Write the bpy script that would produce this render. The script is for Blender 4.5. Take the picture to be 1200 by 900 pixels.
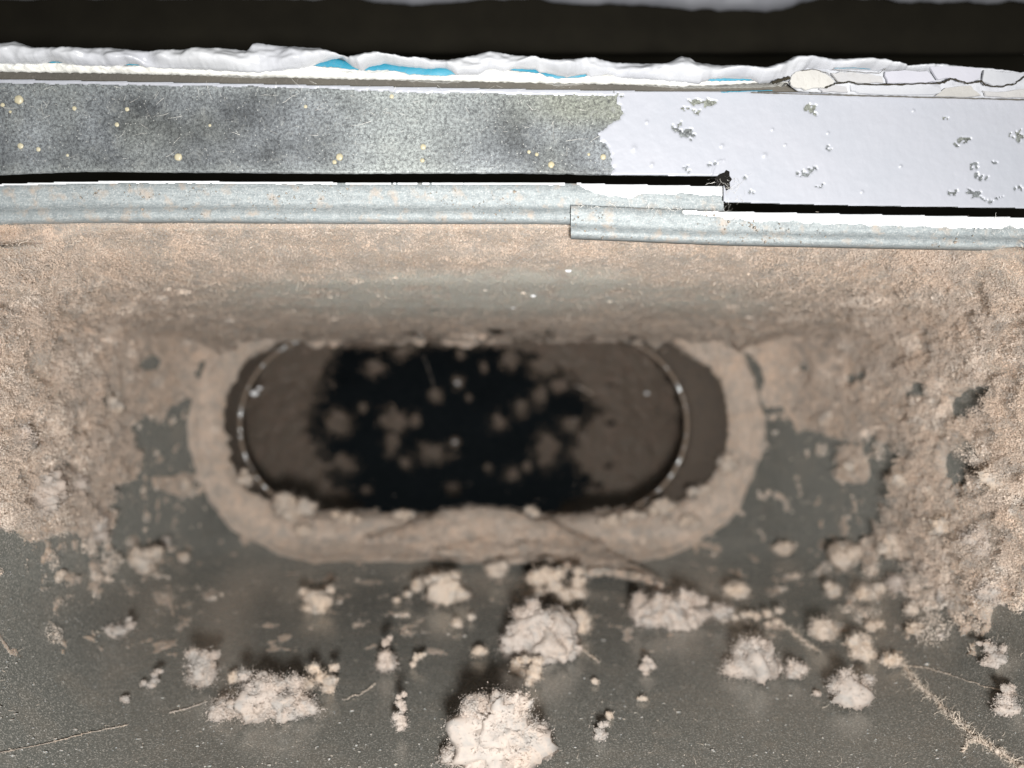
import bpy, math, random
import numpy as np

# ------------------------------------------------------------------ reset
for o in list(bpy.data.objects): bpy.data.objects.remove(o)
S = bpy.context.scene
COL = S.collection
FPX = 942.0                       # focal length in photo pixels (1200 wide)

# ------------------------------------------------------------------ camera
cam_d = bpy.data.cameras.new("camera"); cam = bpy.data.objects.new("camera", cam_d)
COL.objects.link(cam); S.camera = cam
cam.location = (0, 0, 0); cam.rotation_euler = (math.radians(90), 0, 0)
cam_d.sensor_width = 36.0; cam_d.lens = 36.0*FPX/1200.0
cam_d.clip_start = 0.01; cam_d.clip_end = 10
cam_d.dof.use_dof = True; cam_d.dof.focus_distance = 0.203; cam_d.dof.aperture_fstop = 7.5

# ------------------------------------------------------------------ light: one phone flash, a very dim room
W = bpy.data.worlds.new("World"); S.world = W; W.use_nodes = True
W.node_tree.nodes["Background"].inputs[0].default_value = (0.88, 0.92, 0.88, 1)
W.node_tree.nodes["Background"].inputs[1].default_value = 0.10
ld = bpy.data.lights.new("phone_flash", 'AREA'); ld.shape = 'DISK'; ld.size = 0.026
ld.energy = 1.74; ld.color = (1.0, 0.985, 0.955)
lo = bpy.data.objects.new("phone_flash", ld); COL.objects.link(lo)
lo.location = (0.012, -0.062, -0.026); lo.rotation_euler = (math.radians(91), 0, 0)
S.view_settings.view_transform = 'Standard'; S.view_settings.look = 'None'
S.view_settings.exposure = 0.0; S.view_settings.gamma = 1.0
S.render.engine = 'CYCLES'

rng = np.random.default_rng(7); random.seed(7)

# ------------------------------------------------------------------ helpers
def P(px, py, Y):
    px = np.asarray(px, float); py = np.asarray(py, float); Y = np.asarray(Y, float)+0*px+0*py
    return np.stack([(px-600)/FPX*Y, Y+0*px, (450-py)/FPX*Y], -1)

_perm = np.random.default_rng(3).permutation(256); _perm = np.concatenate([_perm, _perm, _perm])
_g = np.random.default_rng(4).normal(size=(256, 3)); _g /= np.linalg.norm(_g, axis=1)[:, None]
def noise3(p):
    shp = p.shape[:-1]; p = p.reshape(-1, 3)
    i = np.floor(p).astype(int); f = p-i; i &= 255
    u = f*f*f*(f*(f*6-15)+10); out = 0
    for dx in (0, 1):
        for dy in (0, 1):
            for dz in (0, 1):
                h = _perm[_perm[_perm[(i[:, 0]+dx) & 255]+((i[:, 1]+dy) & 255)]+((i[:, 2]+dz) & 255)]
                g = _g[h & 255]
                d = f-np.array([dx, dy, dz])
                w = (u[:, 0] if dx else 1-u[:, 0])*(u[:, 1] if dy else 1-u[:, 1])*(u[:, 2] if dz else 1-u[:, 2])
                out = out+w*np.einsum('ij,ij->i', g, d)
    return (out*1.6).reshape(shp)
def fbm(p, oct=4, gain=.5, lac=2.03, off=0.0):
    a = 1; s = 0; t = 0; p = p+off
    for k in range(oct):
        s = s+a*noise3(p); t += a; a *= gain; p = p*lac+11.7
    return s/t*1.5
def billow(p, oct=4, gain=.5, lac=2.03, off=0.0):
    a = 1; s = 0; t = 0; p = p+off
    for k in range(oct):
        s = s+a*np.abs(noise3(p)); t += a; a *= gain; p = p*lac+5.3
    return s/t*2
def sstep(a, b, x):
    t = np.clip((x-a)/(b-a), 0, 1); return t*t*(3-2*t)
def smin(a, b, k):
    h = np.clip(.5+.5*(b-a)/k, 0, 1); return b*(1-h)+a*h-k*h*(1-h)
def interp(pts, x):
    pts = np.array(pts, float); return np.interp(x, pts[:, 0], pts[:, 1])

def link(name, me, mat=None, parent=None):
    o = bpy.data.objects.new(name, me); COL.objects.link(o)
    if mat is not None and not me.materials: me.materials.append(mat)
    if parent is not None: o.parent = parent
    return o
def tag(o, label=None, cat=None, group=None, kind=None):
    if label: o['label'] = label
    if cat: o['category'] = cat
    if group: o['group'] = group
    if kind: o['kind'] = kind
    return o
def empty(name, label, cat, loc=(0, 0, 0), group=None):
    o = bpy.data.objects.new(name, None); COL.objects.link(o); o.location = loc
    o.empty_display_size = .01
    return tag(o, label, cat, group)
def mesh_np(name, V, F, smooth=True, attrs=None, origin=None):
    """V (n,3), F (m,3|4) -> mesh; attrs: dict name->(n,) or (n,3)"""
    V = np.ascontiguousarray(V, np.float32)
    if origin is not None: V = V-np.array(origin, np.float32)
    k = F.shape[1]; me = bpy.data.meshes.new(name)
    me.vertices.add(len(V)); me.vertices.foreach_set('co', V.ravel())
    me.loops.add(F.size); me.loops.foreach_set('vertex_index', F.ravel().astype(np.int32))
    me.polygons.add(len(F)); me.polygons.foreach_set('loop_start', (np.arange(len(F))*k).astype(np.int32))
    me.polygons.foreach_set('use_smooth', np.full(len(F), smooth))
    me.update(calc_edges=True)
    for n, a in (attrs or {}).items():
        if a.ndim == 1:
            at = me.attributes.new(n, 'FLOAT', 'POINT'); at.data.foreach_set('value', a.astype(np.float32))
        else:
            at = me.attributes.new(n, 'FLOAT_COLOR', 'POINT')
            at.data.foreach_set('color', np.concatenate([a, np.ones((len(a), 1))], 1).astype(np.float32).ravel())
    me.validate()
    return me
def grid(name, V, keep=None, attrs=None, smooth=True):
    ny, nx = V.shape[:2]; idx = np.arange(ny*nx).reshape(ny, nx)
    F = np.stack([idx[:-1, :-1], idx[1:, :-1], idx[1:, 1:], idx[:-1, 1:]], -1)
    F = F.reshape(-1, 4) if keep is None else F[keep]
    used = np.unique(F); rem = np.full(ny*nx, -1); rem[used] = np.arange(len(used))
    A = {n: (a.reshape(ny*nx, -1)[used] if a.ndim == 3 else a.ravel()[used]) for n, a in (attrs or {}).items()}
    return mesh_np(name, V.reshape(-1, 3)[used], rem[F], smooth, A)
def facemin(m):   # True where any corner true
    return m[:-1, :-1] | m[1:, :-1] | m[1:, 1:] | m[:-1, 1:]
def solidify(o, t, off=-1.0):
    m = o.modifiers.new('thickness', 'SOLIDIFY'); m.thickness = t; m.offset = off
    return o
def poly_plate(name, pts, Y, thick, mat, parent, bev=0.0, tilt=None):
    """extruded polygon outline (pixels at depth Y), front face at Y"""
    import bmesh
    bm = bmesh.new(); n = len(pts)
    fr = [bm.verts.new(P(x, y, Y+(tilt(x, y) if tilt else 0))) for x, y in pts]
    bk = [bm.verts.new(P(x, y, Y+(tilt(x, y) if tilt else 0))+np.array([0, thick, 0])) for x, y in pts]
    bm.faces.new(fr); bm.faces.new(bk[::-1])
    for i in range(n): bm.faces.new((fr[i], bk[i], bk[(i+1) % n], fr[(i+1) % n]))
    bmesh.ops.recalc_face_normals(bm, faces=bm.faces)
    bmesh.ops.triangulate(bm, faces=[f for f in bm.faces if len(f.verts) > 4])
    me = bpy.data.meshes.new(name); bm.to_mesh(me); bm.free()
    return link(name, me, mat, parent)

# ------------------------------------------------------------------ materials
def new_mat(name):
    m = bpy.data.materials.new(name); m.use_nodes = True
    nt = m.node_tree; b = nt.nodes['Principled BSDF']
    return m, nt, b
def N(nt, t, **kw):
    n = nt.nodes.new(t)
    for k, v in kw.items():
        if k in n.inputs: n.inputs[k].default_value = v
        else: setattr(n, k, v)
    return n
def noise_n(nt, scale, detail=4, rough=.55, dist=0, vec=None):
    n = N(nt, 'ShaderNodeTexNoise', Scale=scale, Detail=detail, Roughness=rough, Distortion=dist)
    nt.links.new(vec if vec is not None else pos(nt), n.inputs['Vector']); return n.outputs['Fac']
def pos(nt):
    for n in nt.nodes:
        if n.bl_idname == 'ShaderNodeNewGeometry': return n.outputs['Position']
    return N(nt, 'ShaderNodeNewGeometry').outputs['Position']
def ramp(nt, fac, stops):
    r = N(nt, 'ShaderNodeValToRGB'); e = r.color_ramp.elements
    while len(e) < len(stops): e.new(.5)
    for el, (p, c) in zip(e, stops):
        el.position = p; el.color = (*c, 1) if len(c) == 3 else c
    nt.links.new(fac, r.inputs[0]); return r.outputs[0]
def g(v): return (v, v, v)
def mixc(nt, fac, a, b, mode='MIX'):
    m = N(nt, 'ShaderNodeMix', data_type='RGBA', blend_type=mode)
    for sock, v in ((m.inputs[0], fac), (m.inputs[6], a), (m.inputs[7], b)):
        if isinstance(v, (int, float)): sock.default_value = v
        elif isinstance(v, tuple): sock.default_value = (*v, 1)
        else: nt.links.new(v, sock)
    return m.outputs[2]
def bump(nt, b, h, strength, dist):
    n = N(nt, 'ShaderNodeBump', Strength=strength, Distance=dist)
    nt.links.new(h, n.inputs['Height']); nt.links.new(n.outputs[0], b.inputs['Normal'])
def attr(nt, name):
    return N(nt, 'ShaderNodeAttribute', attribute_name=name)

def dust_material(name, base=(.47, .385, .315), warm=(.56, .41, .31), grey=(.35, .325, .30), fine=1.0):
    m, nt, b = new_mat(name)
    big = noise_n(nt, 90, 5, .6, .3)
    mid = noise_n(nt, 420, 5, .65, .5)
    fin = noise_n(nt, 2600, 4, .7)
    c = mixc(nt, ramp(nt, big, [(.42, g(0)), (.62, g(1))]), base, warm)
    c = mixc(nt, ramp(nt, mid, [(.50, g(0)), (.68, g(.75))]), c, grey)
    c = mixc(nt, ramp(nt, fin, [(.30, g(.7)), (.54, g(0))]), c, (.27, .225, .19))
    nt.links.new(c, b.inputs['Base Color'])
    b.inputs['Roughness'].default_value = 1; b.inputs['Specular IOR Level'].default_value = .08
    b.inputs['Subsurface Weight'].default_value = .55; b.inputs['Subsurface Radius'].default_value = (1, .75, .6)
    b.inputs['Subsurface Scale'].default_value = .0011
    b.inputs['Sheen Weight'].default_value = .15; b.inputs['Sheen Roughness'].default_value = .6
    ad = N(nt, 'ShaderNodeMath', operation='ADD'); nt.links.new(fin, ad.inputs[0]); nt.links.new(noise_n(nt, 1100, 5, .7), ad.inputs[1])
    bump(nt, b, ad.outputs[0], 1.0, .0028*fine)
    return m
M_DUST = dust_material('grey_pink_dust', (.64, .535, .45), (.70, .545, .43), (.52, .475, .43), .5)
M_COAT = dust_material('dust_coat_on_grey_metal', (.64, .535, .45), (.70, .545, .43), (.52, .475, .43), .5)
_nt = M_COAT.node_tree; _b = _nt.nodes['Principled BSDF']; _src = _b.inputs['Base Color'].links[0].from_socket
_nt.links.new(mixc(_nt, attr(_nt, 'thin').outputs['Fac'], _src, (.70, .68, .60)), _b.inputs['Base Color'])
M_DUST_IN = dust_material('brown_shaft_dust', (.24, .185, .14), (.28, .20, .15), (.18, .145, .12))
M_FLUFF = dust_material('pale_lint', (.80, .725, .66), (.80, .70, .60), (.72, .67, .62), .6)
M_FLUFF_TAN = dust_material('tan_lint', (.66, .56, .475), (.70, .56, .45), (.56, .50, .44), .6)

def lint_mat(name, base, warm, grey, tr=.35):
    m, nt, b = new_mat(name); nt.nodes.remove(b)
    c = mixc(nt, ramp(nt, noise_n(nt, 80, 5, .65, .3), [(.40, g(0)), (.62, g(1))]), base, warm)
    c = mixc(nt, ramp(nt, noise_n(nt, 200, 5, .7, .6), [(.47, g(0)), (.62, g(1))]), c, grey)
    d = N(nt, 'ShaderNodeBsdfDiffuse'); t = N(nt, 'ShaderNodeBsdfTranslucent'); x = N(nt, 'ShaderNodeMixShader'); x.inputs[0].default_value = tr
    nt.links.new(c, d.inputs[0]); nt.links.new(c, t.inputs[0]); nt.links.new(d.outputs[0], x.inputs[1]); nt.links.new(t.outputs[0], x.inputs[2])
    nt.links.new(x.outputs[0], nt.nodes['Material Output'].inputs[0]); return m
L_WHITE = lint_mat('pale_lint_flakes', (.63, .56, .51), (.64, .545, .475), (.52, .485, .455))
L_TAN = lint_mat('tan_lint_flakes', (.70, .61, .53), (.74, .615, .50), (.58, .53, .48))
L_DUST = lint_mat('wall_lint_flakes', (.80, .695, .61), (.85, .70, .58), (.47, .44, .41), .45)
L_PUFF = lint_mat('bank_puff_flakes', (.90, .80, .71), (.92, .785, .67), (.78, .72, .66))
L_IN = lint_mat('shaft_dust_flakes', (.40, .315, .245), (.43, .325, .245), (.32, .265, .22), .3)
def fibre_mat(name, col):
    m, nt, b = new_mat(name); b.inputs['Base Color'].default_value = (*col, 1)
    b.inputs['Roughness'].default_value = .8; b.inputs['Specular IOR Level'].default_value = .2; return m
M_FIB = fibre_mat('lint_fibre', (.66, .57, .48))
M_FIBW = fibre_mat('white_fibre', (.72, .70, .66))

def duct_metal():
    m, nt, b = new_mat('dull_galvanised_duct')
    blot = noise_n(nt, 45, 4, .6, .4); fin = noise_n(nt, 2300, 3, .7); med = noise_n(nt, 330, 4, .65)
    # metallic sheet with a thin film of dust
    film = N(nt, 'ShaderNodeAttribute', attribute_name='film')
    c = mixc(nt, ramp(nt, blot, [(.35, g(0)), (.65, g(1))]), (.42, .41, .385), (.50, .49, .465))
    nt.links.new(c, b.inputs['Base Color'])
    b.inputs['Metallic'].default_value = 1.0
    r = ramp(nt, med, [(.3, g(.22)), (.7, g(.31))]); nt.links.new(r, b.inputs['Roughness'])
    ad = N(nt, 'ShaderNodeMath', operation='ADD'); nt.links.new(fin, ad.inputs[0]); nt.links.new(med, ad.inputs[1])
    bump(nt, b, ad.outputs[0], .10, .0002)
    d = N(nt, 'ShaderNodeBsdfDiffuse', Roughness=1.0)
    dbase = mixc(nt, ramp(nt, noise_n(nt, 70, 5, .65, .5), [(.50, g(0)), (.70, g(.8))]), (.098, .099, .090), (.130, .120, .103))
    dc = mixc(nt, ramp(nt, fin, [(.52, g(0)), (.74, g(1))]), dbase, (.46, .43, .39))
    nt.links.new(dc, d.inputs[0])
    mx = N(nt, 'ShaderNodeMixShader')
    f1 = ramp(nt, noise_n(nt, 1500, 4, .7), [(.38, g(.65)), (.66, g(.95))])
    mul = N(nt, 'ShaderNodeMath', operation='MULTIPLY', use_clamp=True); nt.links.new(f1, mul.inputs[0]); nt.links.new(film.outputs['Fac'], mul.inputs[1])
    nt.links.new(mul.outputs[0], mx.inputs[0]); nt.links.new(b.outputs[0], mx.inputs[1]); nt.links.new(d.outputs[0], mx.inputs[2])
    nt.links.new(mx.outputs[0], nt.nodes['Material Output'].inputs[0])
    return m
M_DUCT = duct_metal()

def bar_metal():
    m, nt, b = new_mat('speckled_zinc_bar')
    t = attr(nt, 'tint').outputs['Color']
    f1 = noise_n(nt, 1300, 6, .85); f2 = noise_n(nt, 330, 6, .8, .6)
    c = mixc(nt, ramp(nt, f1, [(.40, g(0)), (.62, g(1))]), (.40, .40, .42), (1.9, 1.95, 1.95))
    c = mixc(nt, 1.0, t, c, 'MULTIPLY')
    c = mixc(nt, ramp(nt, f2, [(.54, g(0)), (.72, g(.7))]), c, (.33, .34, .33))
    c = mixc(nt, ramp(nt, f2, [(.30, g(.75)), (.46, g(0))]), c, (.035, .037, .04))
    v = N(nt, 'ShaderNodeTexVoronoi', Scale=900); nt.links.new(pos(nt), v.inputs['Vector'])
    c = mixc(nt, ramp(nt, v.outputs['Distance'], [(.07, g(.75)), (.16, g(0))]), c, (.60, .60, .57))
    nt.links.new(c, b.inputs['Base Color']); b.inputs['Metallic'].default_value = .25
    b.inputs['Roughness'].default_value = .55
    bump(nt, b, f1, .5, .0002); return m
M_BAR = bar_metal()

def strip_metal():
    m, nt, b = new_mat('folded_zinc_sheet')
    mp = N(nt, 'ShaderNodeMapping'); mp.inputs['Scale'].default_value = (.16, 1, 1); nt.links.new(pos(nt), mp.inputs[0])
    f1 = noise_n(nt, 1700, 5, .7, .2, mp.outputs[0]); f2 = noise_n(nt, 260, 4, .6); f3 = noise_n(nt, 2400, 4, .7)
    c = mixc(nt, ramp(nt, f1, [(.34, g(0)), (.66, g(1))]), (.23, .26, .275), (.36, .395, .405))
    c = mixc(nt, ramp(nt, f3, [(.50, g(0)), (.68, g(.7))]), c, (.58, .59, .58))
    c = mixc(nt, ramp(nt, noise_n(nt, 600, 5, .8, .5), [(.50, g(0)), (.68, g(.6))]), c, (.15, .165, .17))
    c = mixc(nt, ramp(nt, f2, [(.54, g(0)), (.70, g(.8))]), c, (.44, .37, .31))
    nt.links.new(c, b.inputs['Base Color']); b.inputs['Metallic'].default_value = .1
    b.inputs['Roughness'].default_value = .6; bump(nt, b, f3, .5, .0003); return m
M_STRIP = strip_metal()

def paint_mat(name, col, col2, rough=.38, bs=.15, scale=500, dirt=.0):
    m, nt, b = new_mat(name)
    f = noise_n(nt, scale, 4, .6); ff = noise_n(nt, 60, 3, .5)
    c = mixc(nt, ramp(nt, ff, [(.35, g(0)), (.65, g(1))]), col, col2)
    if dirt: c = mixc(nt, ramp(nt, noise_n(nt, 900, 5, .75), [(.56, g(0)), (.72, g(dirt))]), c, (.30, .27, .24))
    nt.links.new(c, b.inputs['Base Color']); b.inputs['Roughness'].default_value = rough
    bump(nt, b, f, bs, .0004); return m
M_PAINT = paint_mat('lavender_white_paint', (.385, .40, .445), (.405, .415, .46), .40, .12, 800)
M_BEAD = paint_mat('lumpy_white_paint', (.53, .54, .565), (.45, .46, .50), .28, .35, 420)
M_LEDGE = paint_mat('dull_white_ledge_paint', (.26, .265, .29), (.20, .205, .23), .6, .3, 200)
M_CREAM = paint_mat('chalky_white_undercoat', (.74, .735, .70), (.66, .655, .62), .6, .5, 1100, .35)
M_BLUE = paint_mat('blue_paint', (.02, .20, .31), (.04, .27, .38), .55, .3, 700, .25)
M_WHITE = paint_mat('bright_white_paint', (.80, .81, .83), (.74, .76, .79), .4, .3, 900, .25)
M_FLAKE_G = paint_mat('grey_paint_flake', (.44, .44, .46), (.50, .49, .48), .45, .4, 600, .35)
M_FLAKE_C = paint_mat('cream_paint_flake', (.50, .49, .465), (.40, .39, .38), .45, .6, 300, .5)
M_FLAKE_L = paint_mat('lavender_paint_flake', (.50, .50, .56), (.54, .54, .60), .35, .2, 500)
M_DROP = paint_mat('yellowed_drop', (.46, .41, .27), (.52, .48, .36), .4, .3, 900, .4)
M_GAP = paint_mat('grimy_backing_edge', (.115, .105, .088), (.09, .083, .072), .8, .5, 900, .3)
def dark_mat():
    m, nt, b = new_mat('black_brown_recess')
    f = noise_n(nt, 30, 4, .6)
    nt.links.new(ramp(nt, f, [(.3, (.035, .031, .022)), (.7, (.045, .040, .030))]), b.inputs['Base Color'])
    b.inputs['Roughness'].default_value = .9; b.inputs['Specular IOR Level'].default_value = .1
    bump(nt, b, f, .3, .002); return m
M_DARK = dark_mat()
def gap_shade_mat():
    m, nt, b = new_mat('black_brown_gap')
    f = noise_n(nt, 60, 4, .6)
    nt.links.new(ramp(nt, f, [(.3, (.0125, .011, .008)), (.7, (.017, .015, .0105))]), b.inputs['Base Color'])
    b.inputs['Roughness'].default_value = .9; b.inputs['Specular IOR Level'].default_value = .1; return m
M_GAP_SHADE = gap_shade_mat()
M_BLACK = fibre_mat('slit_black', (.006, .005, .004))
def shaft_metal():
    m, nt, b = new_mat('dark_shaft_metal')
    f = noise_n(nt, 300, 4, .6)
    nt.links.new(ramp(nt, f, [(.3, (.035, .045, .055)), (.7, (.06, .07, .08))]), b.inputs['Base Color'])
    b.inputs['Metallic'].default_value = 1; b.inputs['Roughness'].default_value = .34
    bump(nt, b, f, .08, .0003); return m
M_SHAFT = shaft_metal()
def bead_metal():
    m, nt, b = new_mat('scuffed_bead_metal')
    f = noise_n(nt, 260, 3, .6)
    nt.links.new(ramp(nt, f, [(.57, (.20, .155, .12)), (.63, (.75, .78, .80))]), b.inputs['Base Color'])
    nt.links.new(ramp(nt, f, [(.57, g(0)), (.63, g(1))]), b.inputs['Metallic'])
    nt.links.new(ramp(nt, f, [(.57, g(.95)), (.63, g(.3))]), b.inputs['Roughness'])
    bump(nt, b, noise_n(nt, 900, 3, .6), .5, .0006); return m
M_BEADM = bead_metal()
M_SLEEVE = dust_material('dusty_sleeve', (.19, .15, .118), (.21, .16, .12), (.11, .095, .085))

# ------------------------------------------------------------------ the duct interior surface
_tp = np.arange(150., 520.)
_ty = np.interp(_tp, [150, 258, 300, 330, 358, 385, 410, 520], [.170, .2055, .2215, .240, .278, .345, .46, 1.3])
_k = np.exp(-np.linspace(-2.5, 2.5, 31)**2); _k /= _k.sum(); _ty[15:-15] = np.convolve(_ty, _k, 'same')[15:-15]
def plane_depth(py):
    up = np.interp(py, _tp, _ty)
    fl = .11925/np.maximum((py-450)/FPX+.11875, .02)
    return up, fl
def side_depth(px):
    # left wall: px 0 at .222, px 205 at .372 ; right wall: px 1200 at .222, px 945 at .372
    def two(a, Ya, b, Yb):
        Xa = a/FPX*Ya; Xb = b/FPX*Yb; s = (Xb-Xa)/(Yb-Ya); return Xa, s, Ya
    Xa, s, Ya = two(600, .218, 400, .372); kl = (600-px)/FPX
    L = (Xa-s*Ya)/np.maximum(kl-s, .03)
    Xa, s, Ya = two(600, .215, 355, .372); kr = (px-600)/FPX
    R = (Xa-s*Ya)/np.maximum(kr-s, .03)
    return L, R
BACK = .374
def depth(px, py):
    up, fl = plane_depth(py); L, R = side_depth(px)
    L = np.where(px > 590, 9, L); R = np.where(px < 610, 9, R)
    lat = smin(np.minimum(L, 1.0), np.minimum(R, 1.0), .01)
    d = smin(np.minimum(up, 1.0), np.full_like(up, BACK), .020)
    d = smin(d, np.minimum(fl, 1.0), .022)
    d = smin(d, lat, .085)
    lb = .2085*sstep(350, 285, py)
    return np.maximum(d, lb)
def stad(px, py, cx, cy, hw, hh):
    """signed distance (px) to a stadium, negative inside"""
    l = hw-hh; dx = np.maximum(np.abs(px-cx)-l, 0); dy = np.abs(py-cy)
    return np.hypot(dx, dy)-hh
RC = (558, 501)                     # collar centre
def s_out(px, py): return stad(px, py, RC[0], RC[1], 334, 155)
def normals(V):
    du = np.gradient(V, axis=1); dv = np.gradient(V, axis=0)
    n = np.cross(dv, du); return n/np.maximum(np.linalg.norm(n, axis=-1, keepdims=True), 1e-12)

duct = empty('duct_box', 'dusty grey sheet metal duct box with a slot shaped opening in its back', 'duct', (0, .30, -.03))
def under(o, par):
    o.parent = par; o.matrix_parent_inverse = par.matrix_world.inverted() if False else o.matrix_parent_inverse
def pin(o, par):       # parent while keeping world coordinates of the mesh
    o.parent = par
    l = par.location
    q = par.parent
    o.location = (-l[0], -l[1], -l[2]) if q is None else (0, 0, 0)
    return o

px = np.arange(-160, 1364, 4.0); py = np.concatenate([np.arange(258, 700, 3.0), np.arange(700, 1010, 5.0)])
PX, PY = np.meshgrid(px, py)
V = P(PX, PY, depth(PX, PY))
V[..., 1] += fbm(V*18, 2)*.0016
hole = stad(PX, PY, RC[0], RC[1]-2, 300, 121) < -2
film = np.clip(.52+1.2*sstep(710, 600, PY)+.30*sstep(650, 900, PY)+.55*sstep(250, 0, PX)+.45*sstep(950, 1200, PX)*sstep(900, 500, PY)+.9*sstep(400, 330, PY), 0, 1.9)
sh = grid('wall_sheet', V, ~facemin(hole), {'film': film})
o = link('wall_sheet', sh, M_DUCT); pin(o, duct); solidify(o, .0008)

# collar: raised stadium flange round the opening
def stadium_ring(cx, cy, hw, hh, n=160):
    """points of a stadium (px), clockwise"""
    l = hw-hh; per = 4*l+2*math.pi*hh; pts = []
    for i in range(n):
        s = per*i/n
        if s < 2*l: pts.append((cx-l+s, cy-hh))
        elif s < 2*l+math.pi*hh:
            a = (s-2*l)/hh; pts.append((cx+l+hh*math.sin(a), cy-hh*math.cos(a)))
        elif s < 4*l+math.pi*hh: pts.append((cx+l-(s-2*l-math.pi*hh), cy+hh))
        else:
            a = (s-4*l-math.pi*hh)/hh; pts.append((cx-l-hh*math.sin(a), cy+hh*math.cos(a)))
    return np.array(pts)
def loft(name, secs, mat, par, n=160, wob=0.0):
    rows = []
    for (Y, cx, cy, hw, hh) in secs:
        q = stadium_ring(cx, cy, hw, hh, n); q = np.vstack([q, q[:1]])
        v = P(q[:, 0], q[:, 1], Y)
        rows.append(v)
    V = np.array(rows)
    if wob: V = V+wob*np.stack([fbm(V*60, 3), fbm(V*60, 3, off=9), fbm(V*60, 3, off=33)], -1)
    me = grid(name, V[:, :, :]); o = link(name, me, mat); return pin(o, par)
cx, cy = RC
collar = loft('collar', [(.378, cx, cy, 334, 155), (.3745, cx, cy, 333, 154), (.3725, cx, cy, 329, 150), (.373, cx, cy, 323, 144), (.3720, cx, cy, 317, 138),
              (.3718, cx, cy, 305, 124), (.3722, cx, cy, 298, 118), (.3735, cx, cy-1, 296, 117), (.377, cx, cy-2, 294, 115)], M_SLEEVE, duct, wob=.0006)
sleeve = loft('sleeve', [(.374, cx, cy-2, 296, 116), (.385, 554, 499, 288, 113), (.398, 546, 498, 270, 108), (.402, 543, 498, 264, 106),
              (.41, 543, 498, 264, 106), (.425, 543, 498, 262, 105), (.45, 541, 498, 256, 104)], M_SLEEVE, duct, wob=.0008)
def tube_along(name, pts3, rad, mat, par=None, seg=8, closed=True, nz=0.0):
    pts3 = np.asarray(pts3); n = len(pts3)
    t = np.roll(pts3, -1, 0)-np.roll(pts3, 1, 0)
    if not closed: t[0] = pts3[1]-pts3[0]; t[-1] = pts3[-1]-pts3[-2]
    t /= np.linalg.norm(t, axis=1)[:, None]
    up = np.array([0, 1., 0]); a = np.cross(t, up); a /= np.linalg.norm(a, axis=1)[:, None]; b = np.cross(t, a)
    th = np.linspace(0, 2*np.pi, seg, endpoint=False)
    rad = np.broadcast_to(rad, (n,))
    V = pts3[:, None]+(a[:, None]*np.cos(th)[None, :, None]+b[:, None]*np.sin(th)[None, :, None])*rad[:, None, None]
    if nz: V = V+nz*np.stack([fbm(V*900, 2), fbm(V*900, 2, off=5), fbm(V*900, 2, off=15)], -1)
    F = []
    for i in range(n if closed else n-1):
        j = (i+1) % n
        for k in range(seg): F.append((i*seg+k, i*seg+(k+1) % seg, j*seg+(k+1) % seg, j*seg+k))
    me = mesh_np(name, V.reshape(-1, 3), np.array(F)); o = link(name, me, mat)
    return pin(o, par) if par is not None else o
q = stadium_ring(543, 498, 262, 105, 200); bd = tube_along('bead', P(q[:, 0], q[:, 1], .400), .0011, M_BEADM, None)
bd.parent = sleeve

# elbow: the bowl shaped turn of the shaft behind the sleeve
ex = np.arange(270, 820, 3.0); ey = np.arange(380, 620, 3.0); EX, EY = np.meshgrid(ex, ey)
def elbow_depth(px, py):
    t = np.clip(np.abs(px-541)/266, 0, 1)
    return .432+.075*np.sqrt(np.clip(1-t**2.2, 0, 1))+.00045*(py-498)+.004*fbm(P(px, py, .45)*25, 2)
EV = P(EX, EY, elbow_depth(EX, EY))
me = grid('elbow', EV, ~facemin(stad(EX, EY, 541, 498, 264, 110) > 0)); o = link('elbow', me, M_SHAFT); pin(o, duct)
for (a, b_, r) in (((700, 470), (752, 512), .0009), ((672, 452), (706, 472), .0006), ((744, 452), (770, 470), .0006)):  # curved sheen on the elbow, drawn as pale raised lines
    t = np.linspace(0, 1, 24); xs = a[0]+(b_[0]-a[0])*t; ys = a[1]+(b_[1]-a[1])*t**1.6
    c = tube_along('crease_sheen', P(xs, ys, elbow_depth(xs, ys)-.0012), r*1.3*np.sin(np.pi*np.clip(t, .05, .95)), L_DUST, None, closed=False, nz=.0004); c.parent = duct
    c.location = (-duct.location[0], -duct.location[1], -duct.location[2])

# ------------------------------------------------------------------ dust coat on the walls (one heightfield)
def ell(px, py, cx, cy, rx, ry, rot=0):
    c, s = math.cos(math.radians(rot)), math.sin(math.radians(rot))
    x = px-cx; y = py-cy; u = (x*c+y*s)/rx; v = (-x*s+y*c)/ry
    return 1-np.sqrt(u*u+v*v)       # 1 at centre, 0 at rim
step = 1.6
gx = np.arange(-120, 1322, step); gy = np.arange(262, 770, step); GX, GY = np.meshgrid(gx, gy)
D = depth(GX, GY)
so = s_out(GX, GY)+4.5*fbm(P(GX, GY, .37)*38, 3, off=50)                                     # 0 at collar's outer rim, -34 .. at its inner rim
si = stad(GX, GY, cx, cy-2, 294, 115)+4*fbm(P(GX, GY, .37)*60, 3, off=70)                  # inner rim
ringb = sstep(4, -9, so)*.0050*sstep(374, 396, GY)-.0018*np.exp(-((so+9)/3.5)**2)-sstep(12, -4, si)*.004-sstep(-1, -16, si)*.02
BV = P(GX, GY, D)
BV[..., 1] += fbm(BV*18, 2)*.0016
BV = BV-np.array([0, 1., 0])*ringb[..., None]
NV = normals(P(GX, GY, D))
n_big = fbm(BV*55, 4, .55); n_mid = fbm(BV*170, 4, .55, off=3.3)
side = np.clip(sstep(330, 60, GX)+sstep(800, 1040, GX), 0, 1)
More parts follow.
